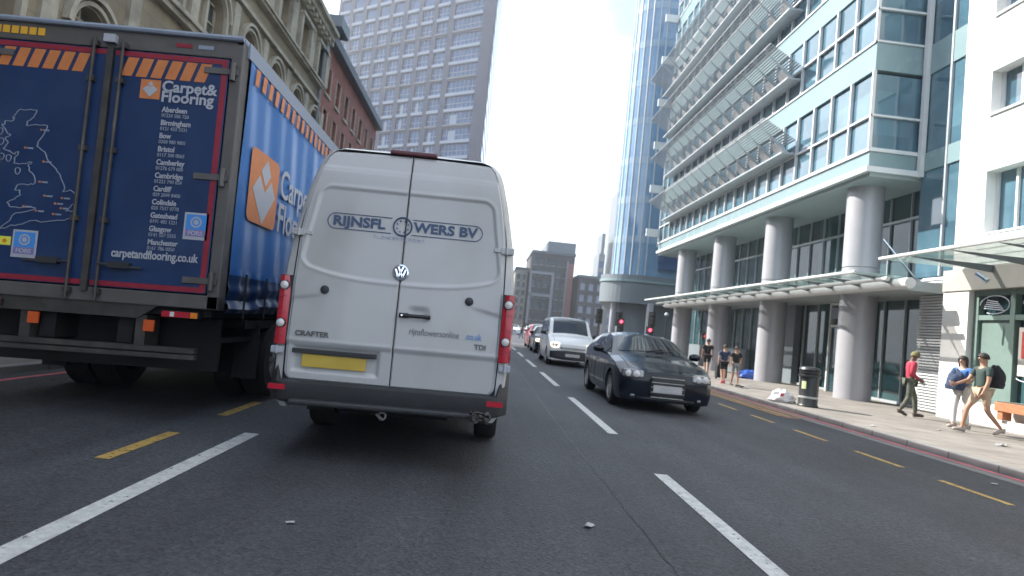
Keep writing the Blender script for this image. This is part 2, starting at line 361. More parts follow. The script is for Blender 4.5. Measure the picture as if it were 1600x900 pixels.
def seam_line(pts, w_):
    q = MB(); r_ = random.Random(len(pts)*7+int(pts[0][0]*10)); L_ = []
    for (a, b) in zip(pts[:-1], pts[1:]):
        n_ = max(2, int(math.hypot(b[0]-a[0], b[1]-a[1])/.12)); L_ += [(a[0]+(b[0]-a[0])*i/n_, a[1]+(b[1]-a[1])*i/n_) for i in range(n_)]
    L_.append(pts[-1]); G = []
    for i, p in enumerate(L_):
        d = Vector((L_[min(i+1, len(L_)-1)][0]-L_[max(i-1, 0)][0], L_[min(i+1, len(L_)-1)][1]-L_[max(i-1, 0)][1])).normalized(); n_ = Vector((-d.y, d.x)); o_ = r_.uniform(-.012, .012); ww = w_*r_.uniform(.5, 1.2)
        G.append([(p[0]+n_.x*(o_-ww), p[1]+n_.y*(o_-ww), .0032), (p[0]+n_.x*(o_+ww), p[1]+n_.y*(o_+ww), .0032)])
    q.grid(G); return struct(q.build('tar_seam', 'tar_seam'))
seam_line([(1.2, -2), (1.25, 3), (1.18, 9), (1.22, 24)], .005)

# ------------------------------------------------------------------ stone building on the far left
SX = -9.5
def arch_infill(mb, yc_, hw, zs, zt, depth, x=SX):
    """wall filling above a round arch between zs and zt, opening width 2hw"""
    n = 10
    for sg in (-1, 1):
        pl = [(sg*hw, zs)]+[(sg*hw*math.cos(math.pi/2*i/n), zs+hw*math.sin(math.pi/2*i/n)) for i in range(1, n+1)]+[(0, zt), (sg*hw, zt)]
        if sg < 0: pl = pl[::-1]
        mb.prism(pl, (-depth, 0, 0), (x, yc_, 0), (0, 1, 0), (0, 0, 1))
stone = thing('stone_building', 'long weathered brown stone building with arched windows behind the blue lorry', 'building', (0, 0, 0))
Y0, Y1 = -30, 30.9; PIT = 2.75; centres = [13.95+PIT*i for i in range(-2, 6+1)]
w = MB(); tr = MB()
ya = centres[0]-PIT/2
w.box(SX-9, SX, Y0, ya, 0, 14.5)                           # plain part behind the camera
w.box(SX-9, SX-.6, ya, Y1, 0, 14.5)
w.box(SX-.6, SX, ya, Y1, 0, 1.0); w.box(SX-.6, SX, ya, Y1, 3.9, 5.1); w.box(SX-.6, SX, ya, Y1, 7.9, 9.0); w.box(SX-.6, SX, ya, Y1, 11.1, 12.35); w.box(SX-.6, SX, ya, Y1, 14.15, 14.5)
wins = []
HW = .62
for c in centres:
    for (z0, z1) in ((1.0, 3.9), (5.1, 7.9), (9.0, 11.1), (12.35, 14.15)):
        a = c-PIT/2; b = min(c+PIT/2, Y1)
        w.box(SX-.6, SX, a, c-HW, z0, z1); w.box(SX-.6, SX, c+HW, b, z0, z1)
    for zs, zt in ((6.75, 7.9), (10.2, 11.1)): arch_infill(w, c, HW, zs, zt, .6)
    for (z0, z1, ar) in ((1.0, 3.9, 0), (5.1, 7.4, 1), (9.0, 10.85, 1), (12.35, 14.15, 0)): wins.append((c, z0, z1, ar))
    # hood mouldings over arches
    for zs, hh in ((6.75, HW), (10.2, HW)):
        for rr, dp in ((.14, .10), (.30, .17)):
            pts = []
            n = 14; ri = hh+rr-.10; ro = hh+rr
            pl = [(ro*math.cos(math.pi*i/n), zs+ro*math.sin(math.pi*i/n)) for i in range(n+1)]+[(ri*math.cos(math.pi*i/n), zs+ri*math.sin(math.pi*i/n)) for i in range(n, -1, -1)]
            for i in range(n):
                q = [pl[i], pl[i+1], pl[2*n+1-i-1], pl[2*n+1-i]]
                tr.prism(q[::-1], (dp, 0, 0), (SX+.004, c, 0), (0, 1, 0), (0, 0, 1))
        tr.box(SX+.002, SX+.12, c-HW-.16, c-HW-.02, zs-1.4, zs); tr.box(SX+.002, SX+.12, c+HW+.02, c+HW+.16, zs-1.4, zs)
    # surrounds and pilasters of the tall top windows
    for s_ in (-1, 1):
        tr.box(SX+.002, SX+.2, c+s_*(HW+.14)-.12, c+s_*(HW+.14)+.12, 12.45, 14.0)
    tr.box(SX+.003, SX+.26, c-HW-.32, c+HW+.32, 14.0, 14.16)
    tr.box(SX+.003, SX+.22, c-HW-.1, c+HW+.1, 12.3, 12.42)
    tr.box(SX+.002, SX+.07, c+PIT/2-.3, c+PIT/2+.3, 12.6, 14.4)
    tr.box(SX+.002, SX+.10, c+PIT/2-.22, c+PIT/2+.22, 5.1, 8.75); tr.box(SX+.002, SX+.10, c+PIT/2-.22, c+PIT/2+.22, 9.2, 11.2)
w.build('wall', 'brown_stone', stone)
for (z0, z1, d) in ((4.3, 4.7, .3), (4.95, 5.1, .14), (8.8, 8.95, .25), (8.95, 9.08, .36), (11.28, 11.42, .2), (12.1, 12.2, .25), (12.2, 12.3, .34), (14.4, 14.62, .25), (14.62, 14.85, .5), (14.85, 15.05, .72), (15.05, 15.2, .62), (15.2, 15.55, .3)):
    tr.box(SX-.3, SX+d, Y0, Y1+.02, z0, z1)
for i in range(40): y = 8+i*.6; tr.box(SX+.25, SX+.45, y, y+.25, 14.42, 14.61) if y < Y1 else None
tr.build('cornice_and_trim', 'stone_trim', stone)
rf = MB(); rf.box(SX-9, SX-.2, Y0, Y1, 14.5, 15.5); rf.prism([(0, 15.5), (9, 15.5), (7.6, 17.6), (1.6, 17.2)], (0, Y1-Y0, 0), (SX-9, Y0, 0), (1, 0, 0), (0, 0, 1)); rf.build('roof', 'slate', stone)
dp = MB(); dp.tube((SX+.14, 30.7, .1), (SX+.14, 30.7, 14.6), .09, 8); dp.box(SX+.02, SX+.3, 30.5, 30.9, 14.0, 14.4); dp.build('drainpipe', 'lead', stone)
for (c, z0, z1, ar) in wins:
    q = MB(); q.box(SX-.36, SX-.34, c-HW, c+HW, z0, z1+(.1 if ar else 0)); o = q.build('window', 'old_glass', stone)
    fr = MB(); 
    for yy in (c-HW, c-.035, c+HW-.07): fr.box(SX-.335, SX-.27, yy, yy+.07, z0+.005, z1)
    for zz in (z0+.01, (z0+z1)/2, z1-.3 if ar else z1-.08): fr.box(SX-.333, SX-.272, c-HW, c+HW, zz, zz+.06)
    fr.build('frame', 'stone_trim', o)

# red brick building
bk = thing('brick_building', 'dark red brick terrace with slate parapet beyond the stone building', 'building', (0, 0, 0))
w = MB(); tr = MB(); YB0, YB1 = 31.05, 46.0
w.box(SX-9, SX-.35, YB0, YB1, 0, 14.8)
cs = [32.4+2.05*i for i in range(7)]; HB = .42
rows = ((4.6, 6.2), (7.4, 9.2), (10.0, 11.6), (12.4, 13.8)); prev = 0
for (z0, z1) in rows:
    w.box(SX-.35, SX, YB0, YB1, prev, z0); e = YB0
    for c in cs: w.box(SX-.35, SX, e, c-HB, z0, z1); e = c+HB
    w.box(SX-.35, SX, e, YB1, z0, z1); prev = z1
    for c in cs:
        tr.box(SX+.003, SX+.1, c-HB-.12, c+HB+.12, z0-.16, z0-.02)
        q = MB(); q.box(SX-.22, SX-.2, c-HB, c+HB, z0, z1); o = q.build('window', 'old_glass', bk)
        fr = MB(); fr.box(SX-.195, SX-.15, c-.03, c+.03, z0, z1); fr.box(SX-.193, SX-.152, c-HB, c+HB, (z0+z1)/2, (z0+z1)/2+.06); fr.build('frame', 'tower_white', o)
        for k_ in (-1, 1): tr.box(SX+.002, SX+.05, c+k_*(HB+.06)-.05, c+k_*(HB+.06)+.05, z0, z1)
w.box(SX-.35, SX, YB0, YB1, prev, 14.8)
w.build('wall', 'red_brick', bk); 
tr.box(SX-.35, SX+.02, YB0-.05, YB0+.9, 13.9, 14.75)
tr.build('window_trim', 'stone_trim', bk)
rf = MB(); rf.box(SX-.4, SX+.45, YB0, YB1+.1, 14.8, 15.15); rf.box(SX-.4, SX+.3, YB0, YB1, 15.15, 15.5); rf.prism([(0, 15.0), (9, 15.1), (7, 17), (2, 17)], (0, YB1-YB0, 0), (SX-9, YB0, 0)); rf.build('roof', 'slate', bk)
cp = MB(); cp.box(SX-.3, SX+.75, YB0-.1, YB0+1.6, 15.52, 16.1); cp.build('parapet_cap', 'lead', bk)

# ------------------------------------------------------------------ grid tower
A = Vector((-4.2, 118, 0)); du = Vector((-.837, .547, 0)).normalized(); dn = Vector((-du.y, du.x, 0))*1; dn = Vector((-.547, -.837, 0)).normalized()
tw = thing('grid_tower', 'tall purple grey grid tower with white sills rising above the white van', 'tower', A)
FL = 3.28; Wt = 44.3; bays = []; u = 2.6
bays.append((u, u+7.2)); u += 7.2+1.35
while u < Wt-3.2: bays.append((u, u+3.05)); u += 3.05+1.12
def tp(u_, d, z): p = du*u_-dn*(-d); return Vector((p.x, p.y, z))
def tbox(mb, u0, u1, d0, d1, z0, z1):     # d>0 towards the street
    P = [du*a+dn*b for b in (d1, d0) for a in (u0, u1)]
    mb._a([(P[0].x, P[0].y, z0), (P[1].x, P[1].y, z0), (P[3].x, P[3].y, z0), (P[2].x, P[2].y, z0), (P[0].x, P[0].y, z1), (P[1].x, P[1].y, z1), (P[3].x, P[3].y, z1), (P[2].x, P[2].y, z1)],
          [(0, 3, 2, 1), (4, 5, 6, 7), (0, 1, 5, 4), (1, 2, 6, 5), (2, 3, 7, 6), (3, 0, 4, 7)])
core = MB(); Q_ = [du*.02-dn*.6, du*(Wt-.02)-dn*.6, du*(Wt-.02)-dn*.6+Vector((.02, 1, 0))*26, du*.02-dn*.6+Vector((.02, 1, 0))*26]
core.prism([(p.x, p.y) for p in Q_], (0, 0, 96), (0, 0, 0), (1, 0, 0), (0, 1, 0))
e = 0
for (a, b) in bays+[(Wt, Wt)]:
    tbox(core, e, a, -.6, 0, 0, 96); e = b
NF = 29
for k in range(NF): 
    z = k*FL
    for (a, b) in bays: tbox(core, a, b, -.6, -.12, z, z+.75)
core.build('frame_wall', 'tower_clad', tw)
vis = range(10, 20)
restw = MB(); rests = MB()
for k in range(NF):
    z = k*FL+.75
    for j, (a, b) in enumerate(bays):
        tall = (k % 3) != 0
        if k in vis:
            q = MB(); tbox(q, a, b, -.42, -.4, z, z+FL-.75); o = q.build('window', 'grid_glass', tw)
            s_ = MB(); tbox(s_, a-.02, b+.02, -.11, .22, z-.62 if tall else z-.3, z-.02); s_.build('sill', 'tower_white' if tall else 'far_frame', o)
            fr = MB(); n_ = 2 if j else 6
            for i in range(1, n_+1):
                uu = a+(b-a)*i/(n_+1); tbox(fr, uu-.05, uu+.05, -.39, -.3, z, z+FL-.76)
            if k < 14 and (j*7+k*3) % 4 < 2:
                tbox(fr, a+(b-a)*.55, a+(b-a)*.8, -.38, -.34, z+.2, z+FL-1.2)
            tbox(fr, a, b, -.385, -.31, z+1.1, z+1.2)
            fr.build('mullion', 'tower_white', o)
        else:
            tbox(restw, a, b, -.42, -.4, z, z+FL-.75); tbox(rests, a-.02, b+.02, -.11, .22, z-.62, z-.02)
tag(restw.build('upper_and_lower_windows', 'grid_glass', tw), kind='stuff'); tag(rests.build('upper_and_lower_sills', 'tower_white', tw), kind='stuff')
sd_ = MB(); bd = Vector((.02, 1, 0)).normalized()
for k in range(0, 29):
    z = k*FL
    o_ = bd*1.2-dn*.3; e_ = bd*25-dn*.3; n2 = Vector((1, -.02, 0)).normalized()
    for (za, zb, off) in ((z+.9, z+FL-.3, .25),):
        P = [o_+n2*.02, e_+n2*.02, e_+n2*off, o_+n2*off]
        sd_._a([(p.x, p.y, za) for p in P]+[(p.x, p.y, zb) for p in P], [(0, 1, 2, 3), (4, 7, 6, 5), (0, 4, 5, 1), (1, 5, 6, 2), (2, 6, 7, 3), (3, 7, 4, 0)])
sd_.build('side_glazing', 'blue_glass', tw)

# ------------------------------------------------------------------ far middle buildings
def simple_block(name, label, x0, x1, y0, y1, h, wall, cols, rws, roof='slate', loc=None, win='old_glass', frame=None, zb=2.5):
    t = thing(name, label, 'building', (0, 0, 0)); w_ = MB(); w_.box(x0, x1, y0+.3, y1, 0, h); bw = (x1-x0)/cols; fh = (h-zb-.6)/rws; m_ = .22*bw
    for i in range(cols+1): w_.box(max(x0, x0+i*bw-m_), min(x1, x0+i*bw+m_), y0, y0+.3, 0, h)
    for j in range(rws+1):
        for i in range(cols): w_.box(x0+i*bw+m_, x0+(i+1)*bw-m_, y0, y0+.3, zb+j*fh-fh*.22 if j else 0, zb+j*fh+fh*.2 if j < rws else h)
    w_.build('wall', wall, t)
    for j in range(rws):
        for i in range(cols):
            q = MB(); q.box(x0+i*bw+m_, x0+(i+1)*bw-m_, y0+.27, y0+.29, zb+j*fh+fh*.2, zb+(j+1)*fh-fh*.22); o = q.build('window', win, t)
            s_ = MB(); s_.box(x0+i*bw+m_-.1, x0+(i+1)*bw-m_+.1, y0-.12, y0+.26, zb+j*fh+fh*.2-.16, zb+j*fh+fh*.2-.01); s_.build('sill', 'far_frame', o)
    r_ = MB(); r_.box(x0-.2, x1+.2, y0-.2, y1, h, h+.5); r_.build('roof', roof, t); return t
fb = simple_block('office_block', 'dark brown brick office block with pale frames far down the street', 9.2, 18.2, 130, 150, 17.2, 'far_brown', 7, 6)
q = MB(); 
for (x0, x1, z0, z1) in ((8.9, 14.0, 12.6, 13.2), (13.5, 14.1, 2, 12.6), (8.9, 13.5, 7.9, 8.5), (8.9, 9.4, 2, 12.6), (16.5, 16.8, 2, 16)): q.box(x0, x1, 129.2, 129.86, z0, z1)
q.build('frame', 'far_frame', fb)
q = MB(); q.box(16.85, 18.1, 129.3, 129.87, 2, 15.5); q.build('red_panel', 'far_red', fb)
q = MB(); q.box(12.3, 18.3, 131, 146, 17.7, 20.1); q.build('plant_room', 'lead', fb)
simple_block('brick_block', 'low dark building with pale windows between the brown office block and curved glass tower', 18.9, 24.2, 126, 140, 12.6, 'far_brown', 3, 4, win='tower_white')
simple_block('corner_building', 'pale sunlit slim facade left of the brown office block far away', 6.2, 8.7, 134, 150, 13.6, 'stone_trim', 2, 6)
simple_block('far_terrace', 'low far away dark terrace closing the street behind the queueing cars', -4, 6.0, 150, 160, 7.5, 'far_brown', 5, 2)
# slim towers beside the curved tower
for (px_, h_, lab) in ((40.0, 58, 'slim hazy blue tower just left of the curved glass tower'), (35.0, 33, 'short thin spire like far tower peeping left of the slim blue tower')):
    t = thing('distant_tower', lab, 'tower', (px_, 190, 0)); q = MB(); wd = 3.2 if h_ > 40 else 1.6
    q.box(-wd*.6, wd*.6, 0, 10, 0, h_*.8); q.box(-wd*.2, wd*.45, 1, 9, h_*.8, h_); q.build('shaft', 'lead', t)
    for k in range(int(h_*.8/3.5)):
        q = MB(); q.box(-wd*.6+.2, wd*.6-.2, -.12, -.02, k*3.5+1, k*3.5+3); q.build('window_band', 'grid_glass', t)

# ------------------------------------------------------------------ curved blue tower
bt = thing('curved_glass_tower', 'tall blue curved glass tower on a grey podium beyond the glass office building', 'tower', (0, 0, 0))
def plan(off=0):
    pts = []
    cx, cy, r = 13.4, 54.4, 2.4+off
    for i in range(13):
        a = math.pi*1.0+ (math.pi/2)*i/12*1.0; pts.append((cx+r*math.cos(a), cy+r*math.sin(a)))
    return [(cx-r+6.5, 80)]+pts+[(31, cy-r), (31, 80)]
def curtain(name, z0, z1, off, m, parent):
    q = MB(); q.prism(plan(off), (0, 0, z1-z0), (0, 0, z0), (1, 0, 0), (0, 1, 0)); return q.build(name, m, parent)
pl = plan(); 
for k in range(19):
    z = 6.6+k*3.5
    curtain('glazing', z, z+2.9, 0, 'blue_glass', bt); curtain('floor_band', z+2.9, z+3.5, .02, 'blue_band', bt)
# grey window bays on its street face
for k in range(19):
    z = 6.9+k*3.5; q = MB()
    for i in range(6):
        x = 14.4+i*2.4; q.box(x, x+1.6, 51.5, 51.98, z+.4, z+2.3)
    q.build('projecting_windows', 'grid_glass', bt)
    q = MB(); q.box(14.2, 29, 51.4, 51.97, z+2.35, z+2.75); q.build('white_band', 'white_alu', bt)
q = MB()
for i in range(1, 14, 2):
    p = pl[i]; q.tube((p[0], p[1]-.02, 6.6), (p[0], p[1]-.02, 73), .07, 6)
q.build('vertical_fins', 'grey_alu', bt)
curtain('podium_band', 4.2, 6.6, .9, 'podium', bt); curtain('podium_edge', 6.0, 6.2, 1.0, 'spandrel', bt)
curtain('podium_wall', 0, 4.2, -.4, 'podium', bt)
for (x, y) in ((11.2, 53.0), (13.9, 51.2), (17, 51.0), (21, 51.0)):
    q = MB(); q.tube((x, y, 0), (x, y, 4.3), .28, 14); q.build('column', 'column_clad', bt, smooth=True)

# ------------------------------------------------------------------ glass office building
GX = 10.9; gb = thing('glass_office_building', 'teal glass office building on round columns along the right pavement with rows of sunshades', 'building', (0, 0, 0))
GY0, GY1 = 17.5, 39.5; PM = 1.1; RX = 12.35
HT = 34
q = MB(); q.box(13.3, 30, GY0, GY1, 7.15, HT); q.box(13.3, 30, GY0, GY1+2, 0, 7.15); q.build('core', 'ground_glass', gb)
levels = []; z = 7.1
# storeys: spandrel .55, low light 1.1, glass 1.45
k = 0
while z < HT:
    zs = z+.5 if k == 0 else z+.85
    ze = z+2.95
    q = MB(); q.box(GX, 13.2, GY0, GY1, z, zs); q.build('spandrel', 'spandrel', gb)
    q = MB(); q.box(GX+.06, 13.2, GY0+.06, GY1-.06, zs, ze if k else ze-.1); o = q.build('ribbon_window', 'teal_glass', gb)
    fr = MB()
    for i in range(int((GY1-GY0)/PM)+1):
        y = GY0+i*PM; fr.box(GX-.05, GX+.05, y, y+.06, zs, ze)
    for zz in (zs, zs+1.02): fr.box(GX-.045, GX+.045, GY0, GY1, zz, zz+.06)
    for zz in (zs, zs+1.02): fr.box(GX, RX, GY0-.045, GY0+.045, zz, zz+.06)
    fr.build('mullion', 'white_alu', o)
    levels.append((z, zs)); z = ze; k += 1
q = MB(); q.box(GX-.12, 13.2, GY0-.1, GY1, 6.92, 7.08); q.box(GX-.06, 13.2, GY0-.05, GY1, 7.55, 7.62); q.build('edge_beam', 'white_alu', gb)
q = MB(); q.box(GX+.05, 13.3, GY0, GY1, 6.8, 6.92); q.build('soffit', 'soffit', gb)
q = MB(); q.box(RX-.02, RX+.12, GY0-.2, GY0-.06, 6.9, HT); q.build('corner_post', 'white_alu', gb)
# recessed side glazing next to the white building
q = MB(); q.box(RX+.15, 14, 15.4, GY0-.05, 3.9, HT); q.build('recessed_glazing', 'teal_glass', gb)
for (zz, zz2) in levels: q = MB(); q.box(RX+.1, RX+.16, 15.4, GY0-.05, zz-.05, zz2); q.build('recessed_spandrel', 'spandrel', gb)
q = MB(); q.box(RX+.08, RX+.15, 16.4, 16.46, 3.9, HT); q.build('recessed_mullion', 'grey_alu', gb)
# ground floor glazing behind the columns
q = MB(); q.box(13.15, 13.3, 16.3, GY1+.5, .1, 6.8); o = q.build('ground_glazing', 'ground_glass', gb)
fr = MB()
for i in range(24): fr.box(13.08, 13.15, 16.6+i*1.0, 16.64+i*1.0, .1, 6.8)
for zz in (.1, 3.9, 5.9): fr.box(13.06, 13.14, 16.3, GY1, zz, zz+.08)
fr.build('mullion', 'grey_alu', o)
q = MB(); q.box(12.9, 13.1, 29.5, GY1+.5, .1, 1.3); q.box(12.85, 13.12, 24.9, 27.3, .1, 4.1); q.build('plinth', 'podium', gb)
# doors
for (y, red) in ((20.6, 1), (26.2, 0)):
    q = MB(); q.box(12.78, 12.88, y, y+1.5, .12, 2.45); o = q.build('door', 'ground_glass', gb)
    fr = MB()
    for yy in (y, y+.72, y+1.44): fr.box(12.7, 12.9, yy, yy+.08, .1, 3.3)
    for zz in (2.45, 3.25): fr.box(12.7, 12.9, y, y+1.5, zz, zz+.08)
    fr.build('frame', 'white_alu', o)
    h_ = MB(); h_.tube((12.68, y+.8, .8), (12.68, y+.8, 1.5), .02, 6); h_.build('handle', 'chrome', o)
    q = MB(); q.box(12.72, 12.78, y+.1, y+1.4, 2.75, 3.15); q.build('notice', 'decal_grey', gb)
    if red: q = MB(); q.box(12.7, 12.77, y+.1, y+1.4, 3.4, 3.85); q.build('red_sign', 'car_red', gb)
q = MB(); q.box(12.84, 12.88, 27.6, 28.1, 2.6, 3.3); q.box(12.84, 12.88, 33.2, 34.4, 2.3, 2.9); q.build('window_sign', 'white_alu', gb)
# interior lights seen through the glass: short strips
for yy in (18.9, 24.6, 30.3, 36.0):
    q = MB(); q.lathe([(.53, .1), (.53, 4.2), (.505, 4.21), (.505, 4.235), (.53, 4.245), (.53, 6.82)], (11.75, yy, 0), n=40); q.build('column', 'column_clad', gb, smooth=True)
    
# louvre panel
q = MB(); q.box(RX+.05, RX+.2, 15.85, 17.0, .1, 3.85)
for i in range(46): q.box(RX-.03, RX+.06, 15.9, 16.95, .16+i*.08, .2+i*.08)
q.build('louvre_panel', 'white_alu', gb)
# sunshades
def sunshade(z, y0, y1):
    s_ = MB()
    for i in range(15): 
        x = GX-.12-i*.085; s_.box(x-.032, x+.032, y0-.4, y1+2.2, z+.10+i*.048, z+.125+i*.048)
    o = s_.build('sunshade', 'grey_alu', gb)
    n_ = int((y1-y0)/PM)
    b_ = MB(); b_.prism([(0, -.35), (-.25, -.14), (-1.1, .52), (-1.35, .8), (-1.33, .72), (-.8, .20), (0, -.48)], (0, .03, 0), (GX-.02, 0, z), (1, 0, 0), (0, 0, 1))
    bo = b_.build('bracket', 'grey_alu', o); bo.location.y = y0
    for i in range(1, n_+1): c_ = bo.copy(); COL.objects.link(c_); c_.location.y = y0+i*PM
    d_ = MB(); y = 0
    for i in range(1):
        P = []
        for j in range(13):
            a = 2*math.pi*j/12; P.append([(GX-.3-.13*r_*math.cos(a)-.05*math.cos(a)*r_, y+.38*r_*math.sin(a), z-.02+.24*r_*math.cos(a)-.04*(1-r_)) for r_ in (0.02, .5, 1)])
        d_.grid(P)
    do = d_.build('sunlit_span_disc', 'white_stone', o, smooth=True, solid=.02); do.location.y = y0+.5  # white discs stand in for the sunlit spans between brackets
    for i in range(1, n_+1): c_ = do.copy(); COL.objects.link(c_); c_.location.y = y0+.5+i*PM
    e_ = MB(); e_.box(GX-.55, GX-.02, y0-.3, y1+1.8, z-.42, z-.36); e_.build('light_shelf', 'grey_alu', o)
for (z, y0, y1) in ((9.1, 22.3, 35.6), (11.95, 22.3, 36.0), (14.8, 22.6, 37), (17.9, 22, 38)): sunshade(z, y0, y1)
for i in range(8): q = MB(); q.box(GX-.9, GX-.05, GY1-.1+.0, GY1+.05, 8+i*2.9, 8.5+i*2.9); q.build('end_fin', 'white_alu', gb)

# glass canopies
def canopy(parent, x0, x1, y0, y1, z, sp, tubes):
    q = MB(); q.box(x0, x1, y0, y1, z, z+.02); o = q.build('canopy', 'canopy_glass', parent)
    e_ = MB(); e_.tube((x0, y0, z+.01), (x0, y1, z+.01), .045, 8); e_.build('edge_rail', 'white_alu', o)
    b_ = MB(); y = y0+.25; b_.prism([(x0+.05, z-.01), (x1, z-.01), (x1, z-.20), (x0+.3, z-.04)], (0, .022, 0), (0, 0, 0)); bo = b_.build('bracket', 'lead', o); bo.location.y = y
    while y < y1-sp: y += sp; c_ = bo.copy(); COL.objects.link(c_); c_.location.y = y
    if tubes:
        t_ = MB(); t_.tube((x1+.05, y0-.35, z-.18), (x1+.05, y1, z-.18), .15, 16); t_.tube((x1-.5, y0-.25, z-.12), (x1-.5, y1, z-.12), .06, 10); t_.build('support_tube', 'white_alu', o, smooth=True)
    return o
canopy(gb, 9.8, 11.05, 16.0, 37.4, 3.68, 1.4, True)
q = MB(); q.box(11.1, 13.1, 16.0, 37.4, 3.35, 3.62); q.build('canopy_back_beam', 'soffit', gb)

# ------------------------------------------------------------------ white stone building
wb = thing('white_stone_building', 'bright white stone faced building with shopfront at the right edge', 'building', (0, 0, 0))
WX = 12.0; ws = MB(); WY1 = 15.35; HT2 = 26
openings = []   # (y0,y1,z0,z1)
for z0, z1 in ((4.75, 6.3), (7.75, 8.85), (10.3, 11.4), (12.9, 14.0), (15.5, 16.6), (18.1, 19.2), (20.7, 21.8)):
    y = 14.45
    while y > -6: openings.append((y-1.3, y, z0, z1)); y -= 3.1
zs_ = sorted(set([(o[2], o[3]) for o in openings])); prev = 3.9
for z0, z1 in zs_:
    ws.box(WX, WX+.5, -8, WY1, prev, z0-.0); e = WY1
    for (a, b, c0, c1) in openings:
        if c0 == z0: ws.box(WX, WX+.5, b, e, z0, z1); e = a
    ws.box(WX, WX+.5, -8, e, z0, z1); prev = z1
ws.box(WX, WX+.5, -8, WY1, prev, HT2); ws.box(WX+.5, WX+14, -8, WY1, 3.9, HT2)
ws.build('wall', 'white_stone', wb)
jt = MB()
zz = 4.3
while zz < HT2:
    if not any(a-.05 < zz < b+.05 for a, b in zs_): jt.box(WX-.003, WX+.01, -8, WY1-.02, zz, zz+.018)
    zz += .64
jt.build('joint', 'dark_joint', wb)
for (a, b, z0, z1) in openings:
    if b < 4: continue
    q = MB(); q.box(WX+.32, WX+.34, a, b, z0, z1); o = q.build('window', 'teal_glass', wb)
    fr = MB(); fr.box(WX+.25, WX+.315, b-.08, b, z0, z1); fr.box(WX+.25, WX+.315, a, a+.07, z0, z1); fr.box(WX+.25, WX+.315, (a+b)/2, (a+b)/2+.06, z0, z1); fr.box(WX+.25, WX+.314, a, b, z0, z0+.07); fr.box(WX-.05, WX+.3, a, b, z0-.06, z0-.005); fr.build('frame', 'white_alu', o)
# panelled bay beside lowest window
q = MB()
for i in range(4): q.box(WX-.03, WX-.005, 13.0, 14.62, 4.02+i*.17, 4.16+i*.17)
q.build('panel', 'white_stone', wb)
# ground floor: pier, fascia, shopfront
q = MB(); q.box(WX-.02, WX+1, 14.75, 15.6, .1, 3.35); q.build('pier', 'white_stone', wb)
q = MB(); q.box(WX+.0, WX+1, 8.9, 9.5, .1, 3.35); q.build('pier', 'white_stone', wb)
q = MB(); q.box(WX-.06, WX+.9, -8, 15.6, 3.35, 3.9); q.build('fascia', 'fascia_grey', wb)
q = MB(); q.box(WX+.1, WX+1, 9.5, 14.75, .1, .62); q.box(WX-.18, WX+.1, 9.5, 13.4, .1, .32); q.build('plinth', 'white_stone', wb)
q = MB(); q.box(WX+.28, WX+.3, 9.5, 14.75, .62, 3.35); o = q.build('shop_window', 'ground_glass', wb)
fr = MB()
for y in (14.6, 13.55, 12.2, 10.9, 9.5): fr.box(WX+.12, WX+.29, y, y+.13, .62, 3.35)
for z_ in (.62, 2.62, 3.22): fr.box(WX+.13, WX+.285, 9.5, 14.75, z_, z_+.12)
fr.box(WX+.2, WX+.27, 13.68, 14.6, .74, 2.62)
fr.build('frame', 'shop_green', o)
ps = MB(); ps.mi(0).box(WX+.16, WX+.19, 11.35, 13.45, 1.35, 2.45); ps.mi(1).box(WX+.14, WX+.155, 12.9, 13.35, 1.75, 2.35); ps.mi(2).box(WX+.14, WX+.155, 11.5, 12.35, 1.6, 2.3); ps.build('poster', ['poster_paper', 'poster_red', 'poster_orange'], wb)
lt = MB()
def oval(mb, cy, cz, ry, rz, r_, x=WX+.1, n=24, a0=0, a1=2*math.pi):
    mb.path([(x, cy+ry*math.cos(a0+(a1-a0)*i/n), cz+rz*math.sin(a0+(a1-a0)*i/n)) for i in range(n+1)], r_, 5)
for cy in (14.1, 12.9, 11.6):
    oval(lt, cy, 2.98, .42, .22, .012, a1=R(300)); 
    for i in range(5): lt.path([(WX+.1, cy-.3+.05*i, 2.84+.05*i), (WX+.1, cy+.3-.02*i, 2.9+.05*i)], .012, 5)
oval(lt, 12.4, 1.3, 1.0, .12, .015, a0=R(180), a1=R(360))
lt.build('glass_lettering', 'decal_white', wb)
tt = MB()
for i in range(6): tt.box(WX+.12, WX+.15, 11.9-.04*i, 12.9, .8+i*.075, .84+i*.075)
tt.build('price_lines', 'decal_white', wb)
canopy(wb, 9.8, 12.0, 7.5, 15.0, 3.92, 1.25, False)
q = MB(); q.tube((10.05, 15.3, 4.5), (10.7, 14.9, 3.5), .025, 6); q.tube((11.2, 13.6, 3.6), (11.3, 13.4, 3.42), .06, 10); q.build('stay_rod', 'chrome', wb)
pb = thing('planter_box', 'orange timber planter box on the shopfront ledge', 'planter', (11.86, 13.0, .36))
q = MB(); q.box(-.15, .13, -.5, .5, .16, .36); q.box(-.12, .1, -.45, -.3, -.03, .16); q.box(-.12, .1, .3, .45, -.03, .16); q.build('box', 'wood_orange', pb, bevel=.01)
q = MB(); q.box(-.12, .1, -.46, .46, .3, .38); q.build('soil', 'tan_case', pb)

